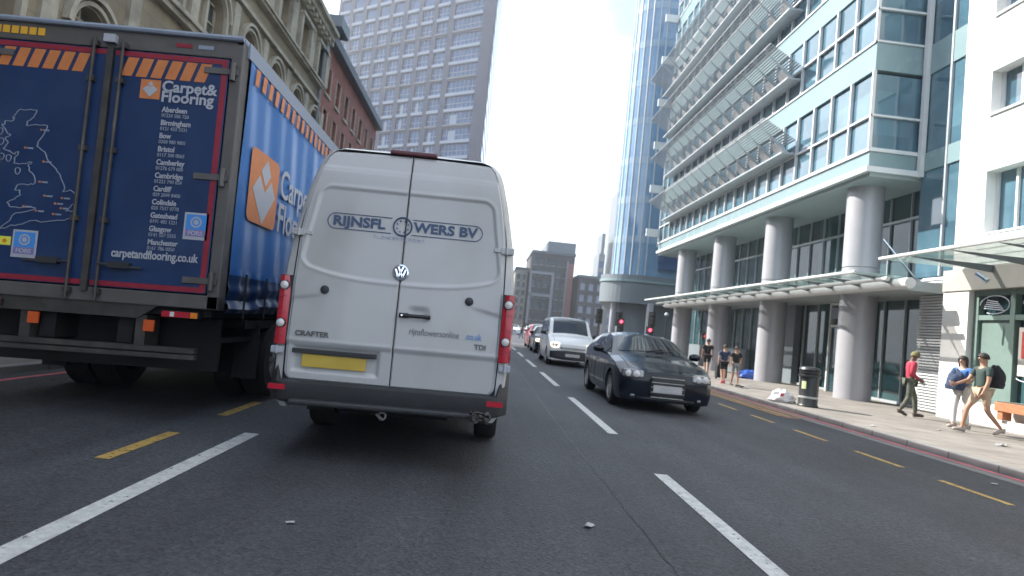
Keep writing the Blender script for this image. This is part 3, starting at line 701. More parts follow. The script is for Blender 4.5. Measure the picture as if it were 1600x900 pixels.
# ------------------------------------------------------------------ wheels
def wheel(parent, loc, r=.32, w=.2, side=1, spokes=5, rimk=.66, rim='dull_metal'):
    """axis along x; side=+1: outer face towards +x"""
    t = MB(); h = w/2
    t.lathe([(r*rimk, -h), (r*.9, -h), (r*.985, -h*.75), (r, -h*.4), (r, h*.4), (r*.985, h*.75), (r*.9, h), (r*rimk, h), (r*rimk, -h)], n=32, axis='x')
    o = t.build('wheel', 'rubber', parent, smooth=True); o.location = loc
    q = MB(); R_ = r*rimk
    q.lathe([(R_, -h*.8), (R_*.96, side*h*.2), (R_, side*h*.95), (R_*.93, side*h*.97), (R_*.9, side*h*.3), (R_*.2, side*h*.25), (.001, side*h*.3)], n=28, axis='x')
    for i in range(spokes):
        a = 2*math.pi*i/spokes; c, s_ = math.cos(a), math.sin(a)
        d = Vector((0, c, s_)); e_ = Vector((0, -s_, c)); x0 = side*h*.5; x1 = side*h*.85
        P = [d*R_*.12+e_*R_*.13, d*R_*.12-e_*R_*.13, d*R_*.93-e_*R_*.10, d*R_*.93+e_*R_*.10]
        q._a([(x0, p.y, p.z) for p in P]+[(x1, p.y, p.z) for p in P], [(0, 1, 2, 3), (4, 7, 6, 5), (0, 4, 5, 1), (1, 5, 6, 2), (2, 6, 7, 3), (3, 7, 4, 0)])
    q.lathe([(R_*.22, side*h*.4), (R_*.2, side*h*.92), (.001, side*h*.95)], n=12, axis='x')
    q.build('rim', rim, o, smooth=True)
    return o

# ------------------------------------------------------------------ blue lorry
LO = (-3.87, 6.2, 0)
lor = thing('curtain_side_lorry', 'dirty blue curtain sided lorry with orange chevrons waiting beside the white van', 'lorry', LO, (0, R(-1.7), 0))
TL_ = 8.6; HWT = 1.29
q = MB(); q.box(-HWT, -1.17, 0, .16, 1.1, 3.66); q.box(1.17, HWT, 0, .16, 1.1, 3.66); q.box(-HWT, HWT, 0, .16, 3.64, 3.83); q.box(-HWT, HWT, 0, .14, 1.1, 1.24)
q.build('rear_frame', 'truck_grey', lor, bevel=.012)
q = MB(); q.box(-HWT+.03, HWT-.03, .16, TL_, 3.70, 3.86); q.build('roof', 'decal_grey', lor)
q = MB(); q.tube((HWT-.04, .0, 3.84), (HWT-.04, TL_, 3.84), .05, 10); q.box(HWT-.05, HWT+.025, .1, TL_, 3.70, 3.86); q.tube((-HWT, -.015, 3.845), (HWT, -.015, 3.845), .03, 8); q.build('roof_rail', 'decal_grey', lor)
q = MB(); q.box(-HWT+.04, HWT-.05, TL_-.1, TL_, 1.1, 3.7); q.box(-HWT, -HWT+.03, .1, TL_, 1.1, 3.7); q.build('headboard', 'truck_grey', lor)
q = MB(); q.box(-HWT+.02, HWT-.1, .1, TL_, 1.02, 1.14); q.build('deck', 'truck_under', lor)
# doors
def door(x0, x1):
    q = MB(); q.box(x0, x1, -.005, .06, 1.25, 3.63); o = q.build('rear_door', 'truck_blue', lor, bevel=.006)
    r_ = MB(); b = .055; y0, y1 = -.009, -.0055
    r_.box(x0+.01, x1-.01, y0, y1, 3.57, 3.62); r_.box(x0+.01, x1-.01, y0, y1, 1.26, 1.26+.05)
    if x1 > .5: r_.box(x1-.065, x1-.01, y0, y1, 1.31, 3.57)
    else: r_.box(x0+.01, x0+.065, y0, y1, 1.31, 3.57)
    r_.build('red_border', 'truck_red', o)
    c = MB(); n = 7; st = (x1-x0-.1)/n*.98
    for i in range(n):
        x = x0+.08+i*st
        if x+.17 > x1-.02: continue
        c.prism([(0, 3.37), (.105, 3.37), (.165, 3.56), (.06, 3.56)], (0, .003, 0), (x, -.0095, 0))
    c.build('chevrons', 'truck_orange', o)
    return o
dl = door(-1.16, -.035); dr = door(.035, 1.16)
q = MB(); q.box(-.03, .03, -.03, .05, 1.2, 3.64); q.build('door_post', 'truck_steel', lor)
for x in (-.15, .13):
    q = MB(); q.tube((x, -.045, 1.12), (x, -.045, 3.72), .016, 8)
    for z in (1.2, 1.9, 2.6, 3.3, 3.66): q.box(x-.035, x+.035, -.055, -.006, z-.025, z+.025)
    s_ = 1 if x > 0 else -1
    o = q.build('locking_rod', 'truck_steel', lor)
    h_ = MB(); h_.tube((x, -.06, 1.47), (x+s_*.42, -.06, 1.45), .014, 6); h_.box(min(x+s_*.1, x+s_*.3), max(x+s_*.1, x+s_*.3), -.075, -.007, 1.44, 1.5); h_.build('lever', 'bumper_plastic', o)
for z in (1.38, 2.42, 3.5):
    for s_ in (-1, 1):
        q = MB(); q.box(min(s_*.93, s_*1.26), max(s_*.93, s_*1.26), -.022, -.006, z-.03, z+.03); q.tube((s_*1.21, -.025, z-.09), (s_*1.21, -.025, z+.09), .028, 8)
        q.build('hinge', 'truck_grey', lor)
# decals right door
def diamond_logo(parent, x, z, s, rot, y):
    def P(a, b): return (a, b)
    q = MB(); org, ux, d = ((x, y, z), (1, 0, 0), (0, -.003, 0)) if not rot else ((y, x, z), (0, 1, 0), (.003, 0, 0))
    q.prism([(0, 0), (s, 0), (s, s), (0, s)], d, org, ux)
    q.build('logo_square', 'truck_orange', parent)
    c = s/2; q = MB(); d2 = Vector(d)*2
    q.prism([(c, .10*s), (.88*s, .5*s), (.5*s+.10*s, .72*s), (c, .58*s), (c-.12*s, .70*s), (.12*s, .5*s)], d2, org, ux); q.prism([(c, .64*s), (c+.13*s, .77*s), (c, .9*s), (c-.13*s, .77*s)], d2, org, ux)
    q.build('logo_diamond', 'decal_white', parent)
diamond_logo(dr, .32, 3.155, .195, False, -.0065)
text('Carpet&', 'lettering', .155, 'decal_white', dr, (.53, -.012, 3.245), RB, bold=.004)
text('Flooring', 'lettering', .155, 'decal_white', dr, (.53, -.012, 3.14), RB, bold=.004)
for i, (c, nmb) in enumerate((('Aberdeen', '01224 586 720'), ('Birmingham', '0121 433 3331'), ('Bow', '0208 980 9801'), ('Bristol', '0117 300 0065'), ('Camberley', '01276 679 000'), ('Cambridge', '01223 790 024'), ('Cardiff', '029 2049 8400'), ('Colindale', '020 7537 0770'), ('Gateshead', '0191 482 1221'), ('Glasgow', '0141 557 5555'), ('Manchester', '0161 786 0050'))):
    z = 3.035-.1335*i
    text(c, 'lettering', .075, 'decal_white', dr, (.555, -.0125, z), RB, bold=.002, sx=.82)
    text(nmb, 'lettering', .052, 'decal_grey', dr, (.555, -.0125, z-.052), RB, bold=.0008, sx=.85)
text('carpetandflooring.co.uk', 'lettering', .118, 'decal_white', dr, (.22, -.0125, 1.555), RB, bold=.0028, sx=.74)
def fors(parent, x, z):
    q = MB(); q.mi(0).box(x, x+.235, -.009, -.0055, z, z+.27); q.mi(1).box(x+.02, x+.215, -.012, -.0091, z+.10, z+.25); q.mi(2).box(x+.02, x+.215, -.0121, -.0092, z+.035, z+.098); q.build('sticker', ['decal_white', 'fors_blue', 'fors_purple'], parent)
    q = MB(); q.lathe([(.055, 0), (.04, 0)], (x+.118, -.0135, z+.175), 'y', 20); q.lathe([(.026, 0), (.001, 0)], (x+.118, -.0135, z+.175), 'y', 12); q.build('sticker_roundel', 'decal_white', parent)
    text('FORS', 'lettering', .062, 'decal_white', parent, (x+.118, -.0135, z+.045), RB, bold=.0015, align='CENTER')
fors(dr, .885, 1.78); fors(dl, -.73, 1.475)
q = MB(); q.box(-1.12, -.745, -.009, -.0055, 1.585, 1.67); q.build('yellow_sticker', 'decal_yellow', dl)
q = MB(); q.tube((-.80, -.010, 1.628), (-.80, -.013, 1.628), .02, 10); q.build('sticker_dot', 'lens_amber', dl)
COAST = [(-0.864, 1.741), (-0.799, 1.803), (-0.729, 1.904), (-0.613, 1.932), (-0.544, 1.967), (-0.672, 1.966), (-0.781, 1.96), (-0.823, 2.001), (-0.763, 2.034), (-0.713, 2.077), (-0.714, 2.134), (-0.765, 2.13), (-0.744, 2.185), (-0.643, 2.188), (-0.582, 2.212), (-0.605, 2.297), (-0.641, 2.322), (-0.666, 2.378), (-0.634, 2.419), (-0.723, 2.398), (-0.805, 2.395), (-0.803, 2.452), (-0.773, 2.513), (-0.826, 2.489), (-0.864, 2.505), (-0.922, 2.529), (-0.891, 2.579), (-0.916, 2.635), (-0.875, 2.677), (-0.948, 2.748), (-0.937, 2.807), (-0.864, 2.814), (-0.845, 2.883), (-0.805, 2.935), (-0.722, 2.939), (-0.648, 2.94), (-0.668, 2.87), (-0.718, 2.827), (-0.731, 2.777), (-0.641, 2.795), (-0.53, 2.795), (-0.548, 2.716), (-0.594, 2.635), (-0.606, 2.582), (-0.527, 2.534), (-0.48, 2.442), (-0.398, 2.372), (-0.341, 2.281), (-0.294, 2.189), (-0.308, 2.149), (-0.237, 2.175), (-0.168, 2.133), (-0.169, 2.065), (-0.218, 2.004), (-0.259, 1.962), (-0.186, 1.968), (-0.18, 1.911), (-0.258, 1.87), (-0.438, 1.842), (-0.584, 1.84), (-0.653, 1.8), (-0.76, 1.783), (-0.819, 1.744)]
rr = random.Random(3); path = []
for a, b in zip(COAST, COAST[1:]+COAST[:1]):
    path.append(a); wob = .02 if a[0] < -.75 and a[1] > 2.4 else .008
    for t_ in (.33, .66): path.append((a[0]+(b[0]-a[0])*t_+rr.uniform(-wob, wob), a[1]+(b[1]-a[1])*t_+rr.uniform(-wob, wob)))
q = MB(); q.path([(x, -.009, z) for x, z in path+path[:1]], .0052, 5)
for (cx, cz) in ((-.95, 2.60), (-.93, 2.45), (-.86, 2.44), (-.97, 2.70), (-.76, 2.32), (-.98, 2.5)):
    q.path([(cx+.025*math.cos(a)*(1+.3*math.sin(3*a)), -.009, cz+.035*math.sin(a)) for a in [i*math.pi/4 for i in range(9)]], .0045, 5)
q.build('map_outline', 'decal_grey', dl)
q = MB(); q2 = MB()
for (x, z) in [(-0.583, 2.748), (-0.714, 2.557), (-0.525, 2.434), (-0.538, 2.231), (-0.477, 2.097), (-0.31, 2.088), (-0.368, 2.029), (-0.308, 1.987), (-0.664, 1.976), (-0.541, 1.942), (-0.374, 1.924)]:
    q.tube((x, -.007, z), (x, -.012, z), .011, 8); q2.box(x+.018, x+.075, -.0085, -.006, z-.008, z+.008)
q.build('map_dots', 'truck_orange', dl); q2.build('map_names', 'decal_grey', dl)
text('TRANSDEK', 'lettering', .11, 'amber_letter', lor, (-1.22, -.006, 3.69), RB, bold=.004, sx=.9) if False else None
q = MB()
for i in range(7): q.box(-1.24+i*.085, -1.175+i*.085, -.006, .0, 3.70, 3.775)
q.build('amber_marker', 'amber_letter', lor)
q = MB(); q.mi(0).box(.62, .78, -.005, .0, 3.71, 3.75); q.mi(1).box(.84, .99, -.005, .0, 3.71, 3.75); q.build('maker_plate', ['truck_red', 'decal_grey'], lor)
q = MB(); q.box(-.06, .05, -.06, -.001, 3.68, 3.76); q.build('lamp_bracket', 'decal_white', lor)
# curtain side
def cur(y, z):
    fold = .012*math.sin(y*5.2+.7*math.sin(z*2))*(1-.5*(z-1.2)/2.5)+.006*math.sin(y*13+z*1.5)
    if z < 1.5: fold += .028*math.sin(z*34+1.2*math.sin(y*3))*(1.5-z)/.35+.012*math.sin(y*21)
    return HWT+.01+fold
q = MB(); q.grid([[(cur(.16+(TL_-.2)*i/150, 1.08+2.62*j/60), .16+(TL_-.2)*i/150, 1.08+2.62*j/60) for j in range(61)] for i in range(151)])
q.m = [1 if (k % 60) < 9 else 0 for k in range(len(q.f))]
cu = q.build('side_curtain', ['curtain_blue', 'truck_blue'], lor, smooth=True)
q = MB()
y = .28
while y < TL_-.3:
    q.prism([(0, 3.50), (.10, 3.50), (.13, 3.68), (.03, 3.68)], (.004, 0, 0), (HWT+.03, y, 0), (0, 1, 0)); y += .205
q.build('chevrons', 'truck_orange', cu)
q = MB(); ux = (0, 1, 0)
def rrect(w_, h_, r_, n=6):
    out = []
    for (cx, cy, a0) in ((w_-r_, r_, -90), (w_-r_, h_-r_, 0), (r_, h_-r_, 90), (r_, r_, 180)):
        for i in range(n+1): a = R(a0+90*i/n); out.append((cx+r_*math.cos(a), cy+r_*math.sin(a)))
    return out
q.prism(rrect(.88, .80, .09), (.003, 0, 0), (HWT+.036, .37, 2.08), ux); q.build('logo_square', 'truck_orange', cu)
q = MB(); s = .84; o_ = (HWT+.038, .39, 2.06)
q.prism([(.5*s, .04*s), (.93*s, .47*s), (.74*s, .66*s), (.52*s, .47*s), (.30*s, .66*s), (.09*s, .45*s)], (.004, 0, 0), o_, ux); q.prism([(.52*s, .55*s), (.70*s, .73*s), (.54*s, .92*s), (.34*s, .73*s)], (.004, 0, 0), o_, ux); q.build('logo_diamond', 'decal_white', cu)
text('Carpet &', 'lettering', .50, 'decal_white', cu, (HWT+.04, 1.32, 2.52), RS, bold=.006, sx=.92)
text('Flooring', 'lettering', .50, 'decal_white', cu, (HWT+.04, 1.32, 2.10), RS, bold=.006, sx=.92)
y = .5
while y < TL_-.4: q = MB(); q.box(HWT+.05, HWT+.058, y, y+.04, 1.02, 1.5); q.build('strap', 'truck_under', lor); y += .62
# underside
q = MB(); q.prism([(-.98, .97), (.52, .97), (.70, 1.1), (-1.16, 1.1)], (0, .05, 0), (0, .02, 0)); q.build('rear_skirt', 'truck_steel', lor)
for s_ in (-1, 1):
    q = MB(); q.mi(0).box(min(s_*.76, s_*1.12), max(s_*.76, s_*1.12), -.01, .07, 1.0-.0, 1.065); q.build('light_housing', 'black_plastic', lor)
    q = MB(); q.mi(0).box(min(s_*.77, s_*1.04), max(s_*.77, s_*1.04), -.022, -.011, 1.005, 1.06); q.mi(1).box(min(s_*1.045, s_*1.11), max(s_*1.045, s_*1.11), -.022, -.0112, 1.005, 1.06); q.mi(2).box(min(s_*.85, s_*.89), max(s_*.85, s_*.89), -.026, -.0221, 1.01, 1.055); q.build('tail_light', ['lens_red', 'lens_amber', 'lens_clear'], lor)
for x in (.60, -.50, ):
    q = MB(); q.box(x, x+.1, -.01, .01, .85, .96); q.build('reflector', 'lens_orange', lor)
q = MB(); q.box(-1.0, 1.12, -.02, .04, .66, .71); q.box(-1.0, 1.12, -.02, .04, .60, .645); q.box(-.6, -.5, .04, .3, .66, 1.0); q.box(.5, .6, .04, .3, .66, 1.0); q.build('underrun_bar', 'truck_steel', lor)
q = MB(); q.box(-.45, -.3, .1, TL_, .72, 1.02); q.box(.3, .45, .1, TL_, .72, 1.02); q.box(-1.15, 1.15, .45, .5, .45, 1.0); q.box(-1.2, 1.2, 1.0, 3.0, .9, 1.0); q.box(-1.15, 1.15, .5, 8, .75, .8); q.box(.9, 1.2, 3.6, 6.4, .45, .98); q.build('chassis', 'truck_under', lor)
for s_ in (-1, 1):
    wheel(lor, (s_*1.08, 2.1, .5), .5, .3, s_, 8, .55); wheel(lor, (s_*.75, 2.1, .5), .5, .28, s_, 8, .55); wheel(lor, (s_*1.05, 8.6, .5), .5, .3, s_, 8, .55)
    q = MB(); q.box(s_*1.1-.14, s_*1.1+.14, 1.35, 1.37, .3, .95); q.build('mudflap', 'rubber', lor)
q = MB(); q.prism([(0, .5), (2.0, .5), (2.0, 1.5), (1.75, 2.9), (.1, 3.3), (0, 3.2)], (2.4, 0, 0), (-1.2, TL_+.15, 0), (0, 1, 0)); o = q.build('cab', 'curtain_blue', lor, bevel=.08)
q = MB(); q.box(-1.05, 1.05, TL_+1.93, TL_+2.1, 1.7, 2.6); q.build('windscreen', 'car_glass', o)
q = MB(); q.box(-1.215, -1.205, TL_+.8, TL_+1.7, 1.7, 2.5); q.box(1.205, 1.215, TL_+.8, TL_+1.7, 1.7, 2.5); q.build('side_window', 'car_glass', o)

# ------------------------------------------------------------------ white van (rear view)
van = thing('white_panel_van', 'large white panel van seen from behind with oval flower firm logo', 'van', (-.735, 5.4, 0), (0, R(-.8), 0))
ZP = [.42, .5, .6, .95, 1.5, 1.66, 1.95, 2.32, 2.55, 2.64, 2.70, 2.735, 2.752, 2.76]; HP = [.93, .985, 1.0, 1.01, 1.01, 1.0, .968, .892, .832, .795, .74, .63, .33, 0]
def hwz(z): return float(np.interp(z, ZP, HP))
zz = [.42, .5, .62, .8, .95, 1.1, 1.25, 1.4, 1.5, 1.66, 1.8, 1.95, 2.1, 2.2, 2.32, 2.45, 2.55, 2.6, 2.64, 2.67, 2.70, 2.72, 2.735, 2.745, 2.752]
def vring(y, ins=0, zs=1.0, wk=1.0, arch=None):
    pts = []
    for z in zz:
        x = max(.02, hwz(z)*wk-ins); z2 = .42+(z-.42)*zs
        if ins: z2 = min(z2, 2.752-ins*.6)
        if arch and z2 < arch: z2 = arch+.001*(z-.42)
        pts.append((x, z2))
    r_ = [(x, y, z) for x, z in pts]+[(0, y, .42+(2.76-.42)*zs-ins*.6)]+[(-x, y, z) for x, z in pts[::-1]]
    return r_
def tilt(z): return .05*max(0, z-1.0)/1.7+ (.06*max(0, (z-2.2)/.55)**2)
def aheight(y, yc_, r_=.40): return .36+math.sqrt(r_*r_-(y-yc_)**2) if abs(y-yc_) < r_ else None
rings = []
for y, ins in ((.0, .05), (.015, .022), (.04, .006), (.08, 0)): rings.append([(x if ins < .03 else math.copysign(min(abs(x), hwz(z)*(.905+.042*sstep(1.5, 2.3, z))+.010) if abs(x) > .5 else abs(x), x), yy+tilt(z), z) for x, yy, z in vring(y, ins)])
y = .2
while y < 4.3:
    rings.append([(x, yy+tilt(z)*max(0, 1-y/1.0), z) for x, yy, z in vring(y, arch=aheight(y, 1.6))]); y += .05
for y, zs, wk in ((4.5, .99, 1), (4.75, .94, .99), (5.0, .84, .98), (5.25, .70, .97), (5.45, .52, .97), (5.7, .44, .95), (5.9, .36, .9), (5.98, .25, .85)): rings.append(vring(y, 0, zs, wk, aheight(y, 4.95)))
q = MB(); q.grid(rings); n = len(rings[0]); q.f.append(tuple(range(n-1, -1, -1))) if False else None
vb = q.build('body', 'van_white', van, smooth=True)
q = MB(); q.grid([[(x*k, y+.045, 1.3+(z-1.3)*k) for x, y, z in rings[0]] for k in (1, .97, .5, .02)]); q.build('rear_frame', 'seam', van)
q = MB(); q.box(-.93, .93, .3, 5.5, .40, .6); q.box(-.5, .5, .5, 5.4, .33, .41); q.build('underbody', 'truck_under', van)
# windscreen and cab windows
q = MB(); q.grid([[(x, 5.03+.36*(1-t), 1.45+.78*t+.03) for x in (-.84+.1*t, -.4, .4, .84-.1*t)] for t in (0, .5, 1)]); q.build('windscreen', 'car_glass', van, solid=.01)
for s_ in (-1, 1):
    q = MB(); q.grid([[(s_*(hwz(z)+.006), y, z) for y in (4.0, 4.4, 4.95-(z-1.45)*.35)] for z in (1.45, 1.7, 1.95, 2.05)]); q.build('side_window', 'car_glass', van, solid=.006)
    q = MB(); q.box(min(s_*1.03, s_*1.24), max(s_*1.03, s_*1.24), 4.75, 4.87, 1.35, 1.7); q.tube((s_*.98, 4.85, 1.45), (s_*1.1, 4.85, 1.45), .03); q.build('wing_mirror', 'black_plastic', van, bevel=.03)
# door heightfields
def doory(x, z):
    s_ = -.018+tilt(z)
    hwp = float(np.interp(z, [1.55, 1.7, 2.35], [.875, .865, .755])); zb = 1.56+.10*min(1, (abs(x)/.85))**3
    dx = hwp-abs(x); dz = min(z-zb, 2.355-z)
    # rounded corner distance
    rc = .09; ax = rc-min(rc, dx); az = rc-min(rc, dz); d = rc-math.hypot(ax, az) if (dx > -.2 and dz > -.2 and (ax > 0 and az > 0)) else min(dx, dz)
    s_ += .010*sstep(-.006, .020, d)
    s_ += -.004*math.exp(-((d+.015)/.012)**2)
    s_ += .010*sstep(2.53, 2.56, z)+.003*math.exp(-((z-2.525)/.01)**2)       # upper crease
    s_ += .014*sstep(.985, .945, z)-.004*math.exp(-((z-.995)/.012)**2)        # lower step
    c = (abs(x)-.62)/.3
    if c > 0: s_ += .010*min(1, c*2)*sstep(1.425-.06*c, 1.385-.06*c, z)-.010*min(1, c*2)*sstep(1.36, 1.16, z)
    if x < 0:                                                                 # plate recess
        dd = min(.86-(-x)-0, (-x)-.10, z-.72, .955-z); s_ += .02*sstep(0, .03, dd)
    else:
        s_ += .018*math.exp(-(((x-.19)/.075)**4+((z-1.30)/.055)**4))          # handle bowl
    s_ += .006*(x/.9)**4
    return s_
def mkdoor(sgn):
    q = MB(); nx, nz = 84, 190; G = []
    for j in range(nz+1):
        t = j/nz; z = .645+(2.705-.645)*t; hx = hwz(z)*(.905+.042*sstep(1.5, 2.3, z)); bot = .09; row = []
        if z < .645+bot: hx -= bot-math.sqrt(max(0, bot**2-(.645+bot-z)**2))
        for i in range(nx+1):
            s_ = i/nx; x = .004+(hx-.004)*s_; zc = z-.02*(x/.8)**2*sstep(2.3, 2.7, z); yy = doory(sgn*x, zc)
            if s_ > .985 or j < 2 or j > nz-2 or i == 0: yy += .012
            row.append((sgn*x, yy, zc))
        G.append(row if sgn > 0 else row[::-1])
    q.grid(G); return q.build('rear_door', 'van_white', van, smooth=True)
d1 = mkdoor(-1); d2 = mkdoor(1)
q = MB(); q.grid([[(x, .05+tilt(z), z) for x in (-.95*hwz(z), 0, .95*hwz(z))] for z in np.linspace(.63, 2.71, 30)]); q.build('door_seal', 'seam', van)
for s_ in (-1, 1):   # door hinges
    for z in (1.93, .90):
        q = MB(); x0, x1 = (.86, .975) if z > 1 else (.93, 1.03)
        q.box(min(s_*x0, s_*x1), max(s_*x0, s_*x1), -.03+tilt(z), .03+tilt(z), z-.028, z+.028)
        if z > 1: q.box(min(s_*.80, s_*.90), max(s_*.80, s_*.90), -.024+tilt(z), 0+tilt(z), z-.016, z+.016)
        q.tube((s_*(x0+.05), -.035+tilt(z), z-.035), (s_*(x0+.05), -.035+tilt(z), z+.035), .011, 8)
        for k_ in (-.014, .014): q.tube((s_*(x1-.02), -.036+tilt(z), z+k_), (s_*(x1-.02), -.03, z+k_), .006, 6)
        q.build('hinge', 'van_white' if z > 1 else 'decal_white', van, bevel=.004)
    # tail lights
    zb, zt = (.95, 1.54)
    q = MB(); G = []
    for j in range(15):
        z = zb+(zt-zb)*j/14; xi = .918-.0*(z-zb)+.02*sstep(1.40, 1.54, z); xo = hwz(z)+.022
        G.append([(s_*(xi+(xo-xi)*t), (-.024-.014*math.sin(math.pi*min(1, t*1.1)) if t < .8 else -.024+.16*(t-.8)/.2), z) for t in (0, .03, .2, .4, .6, .8, .9, 1)])
    q.grid(G if s_ > 0 else [r_[::-1] for r_ in G]); tl = q.build('tail_light', 'lens_red', van, smooth=True)
    q = MB(); q.box(min(s_*.914, s_*1.0), max(s_*.914, s_*1.0), -.02, .06, zb-.004, zt+.004); q.build('housing', 'black_plastic', tl)
    for z, r_ in ((1.455, .037), (1.13, .037)):
        q = MB(); q.lathe([(r_+.006, -.030), (r_+.004, -.046), (r_-.002, -.048)], (s_*.968, 0, z), 'y', 20); q.build('ring', 'black_plastic', tl)
        q = MB(); q.lathe([(r_, -.044), (r_*.7, -.052), (r_*.3, -.056), (.001, -.057)], (s_*.968, 0, z), 'y', 20); q.build('reverse_lamp' if z < 1.3 else 'indicator_lamp', 'lens_clear', tl, smooth=True)
    q = MB()
    for z in (1.36, 1.22, 1.03): q.box(min(s_*.95, s_*1.01), max(s_*.95, s_*1.01), -.0405, -.036, z, z+.006)
    q.build('divider', 'truck_red', tl)
    # bumper corner reflector
    q = MB(); q.box(min(s_*.85, s_*.99), max(s_*.85, s_*.99), -.118, -.108, .575, .62); q.build('bumper_reflector', 'lens_red', van)
# bumper: one bar with raised ends
G = []
for i in range(41):
    t = -1+2*i/40; x = 1.035*t; a = abs(t)
    yb = -.11+.20*max(0, (a-.86)/.14)**2; zt = .655+(.22*sstep(.90, .96, a)); 
    ct = .10*sstep(.90, .96, a)*(1 if a < .985 else .5); col = [(x*(.97), yb+.05, .47), (x, yb+.012, .49), (x, yb, .53), (x, yb, .63), (x, yb+ct, max(.64, zt-.02)), (x, yb+ct+.02, zt), (x*.99, yb+.12, zt+.002), (x*.985, .3, zt+.002)]
    G.append(col)
q = MB(); q.grid(G); q.grid([[G[0][j], (-1.03, .35, G[0][j][2])] for j in range(8)]); q.grid([[(1.03, .35, G[-1][j][2]), G[-1][j]] for j in range(8)]); q.build('bumper', 'bumper_plastic', van, smooth=True)
q = MB(); q.box(-.80, .90, -.19, -.04, .465, .515); q.build('bumper_step', 'bumper_plastic', van, bevel=.018)
q = MB(); P = []
for i in range(9): P.append([(.72+.02*i+.004*random.uniform(-1, 1), -.21+.016*random.uniform(-1, 1)-.01*math.sin(i), .45+.017*j+.010*random.uniform(-1, 1)) for j in range(6)])
q.grid(P); q.build('dented_step_end', 'truck_steel', van, solid=.01)
q = MB(); q.path([(-.02+.03*math.cos(a), -.10, .42+.03*math.sin(a)) for a in [i*math.pi/6 for i in range(13)]], .009); q.tube((-.07, -.09, .43), (-.02, -.12, .40), .012); q.build('towing_eye', 'dull_metal', van)
# plate and trim
q = MB(); q.box(-.85, -.13, -.03, .0, .885, .925); q.build('plate_light_bar', 'bumper_plastic', d1, bevel=.006)
q = MB(); q.box(-.765, -.215, -.012, -.004, .77, .88); q.build('number_plate', 'plate_yellow', d1, bevel=.003)
for x, z in ((-.635, 1.445), (.62, 1.455)):
    q = MB(); yy = doory(x, z); q.lathe([(.038, yy), (.036, yy-.012), (.025, yy-.016), (.001, yy-.017)], (x, 0, z), 'y', 20); q.build('grommet', 'bumper_plastic', d1 if x < 0 else d2, smooth=True)
q = MB(); q.tube((.03, -.045, 1.285), (.30, -.045, 1.285), .017, 10); q.tube((.03, -.045, 1.285), (.11, -.045, 1.285), .022, 10); q.tube((.05, -.045, 1.285), (.05, .0, 1.285), .014); q.tube((.28, -.045, 1.285), (.28, .0, 1.285), .014); q.build('handle', 'black_plastic', d2, smooth=True)
q = MB(); q.tube((.055, -.068, 1.285), (.055, -.064, 1.285), .009, 10); q.build('lock', 'chrome', d2)
# brake light on the roof edge
q = MB(); q.box(-.21, .21, -.03+tilt(2.7), .1+tilt(2.7), 2.715, 2.755); q.build('brake_light', 'dark_lens', van, bevel=.012)
# roundel emblem
EZ = 1.655; ey = doory(.0, EZ)-.003
q = MB(); q.lathe([(.070, ey), (.070, ey-.010), (.058, ey-.012), (.056, ey-.006), (.001, ey-.006)], (0, 0, EZ), 'y', 32); em = q.build('emblem', 'chrome', van, smooth=True)
q = MB(); q.lathe([(.0555, ey-.0075), (.001, ey-.0075)], (0, 0, EZ), 'y', 24); q.build('disc', 'logo_blue', em)
q = MB(); 
def bar(mb, a, b, w_=.0075, y=ey-.009):
    a = Vector((a[0], a[1])); b = Vector((b[0], b[1])); n_ = Vector((-(b-a).y, (b-a).x)).normalized()*w_
    mb.prism([a-n_, b-n_, b+n_, a+n_], (0, -.004, 0), (0, y, EZ))
for a, b in (((-.022, .050), (-.004, .008)), ((-.004, .008), (0, .008)), ((.022, .050), (.004, .008)), ((-.044, .028), (-.02, -.040)), ((-.02, -.040), (-.001, .0)), ((.044, .028), (.02, -.040)), ((.02, -.040), (.001, .0))): bar(q, a, b)
q.build('letters', 'chrome', em)
# oval logo
LZ = 2.06; ly = doory(-.3, 2.06)-.004
def band(pts, r_, name, m, parent, y=None):
    mb = MB(); mb.path([(x, (doory(x, z) if y is None else y)-.002, z) for x, z in pts], r_, 4); return mb.build(name, m, parent)
hw_, hh_ = .68, .068; pts = []
for i in range(13): a = R(90-180*i/12); pts.append((hw_-hh_+hh_*math.cos(a), LZ+hh_*math.sin(a)))
for i in range(13): a = R(-90-180*i/12); pts.append((-hw_+hh_+hh_*math.cos(a), LZ+hh_*math.sin(a)))
pts.append(pts[0])
def dense(p, st=.03):
    out = []
    for a, b in zip(p[:-1], p[1:]):
        n_ = max(1, int(math.hypot(b[0]-a[0], b[1]-a[1])/st)); out += [(a[0]+(b[0]-a[0])*i/n_, a[1]+(b[1]-a[1])*i/n_) for i in range(n_)]
    return out+[p[-1]]
dp_ = dense(pts); lx = -.025
dp_ = [(x, z) for x, z in dp_]
seg = []; runs = []
for p in dp_:
    if abs(p[0]-lx) < .085: 
        if seg: runs.append(seg); seg = []
    else: seg.append(p)
runs.append(seg)
mb = MB()
for sg in runs:
    if len(sg) > 1: mb.path([(x, doory(x, z)-.002, z) for x, z in sg], .0048, 4)
mb.build('logo_oval', 'logo_blue', van)
text('RIJNSFL', 'logo_lettering', .118, 'logo_blue', van, (-.635, ly-.002, LZ-.036), RB, bold=.0042, sx=1.16, space=1.01)
text('WERS BV', 'logo_lettering', .118, 'logo_blue', van, (.075, ly-.002, LZ-.036), RB, bold=.0042, sx=1.16, space=1.01)
mb = MB(); mb.path([(lx+.080*math.cos(R(15*i)), ly-.004, LZ+.080*math.sin(R(15*i))) for i in range(25)], .0075, 6)
for i in range(8):
    a = R(45*i+22); mb.tube((lx+.052*math.cos(a), ly-.001, LZ+.052*math.sin(a)), (lx+.052*math.cos(a), ly-.006, LZ+.052*math.sin(a)), .0075, 6)
mb.build('logo_ring', 'logo_blue', van)
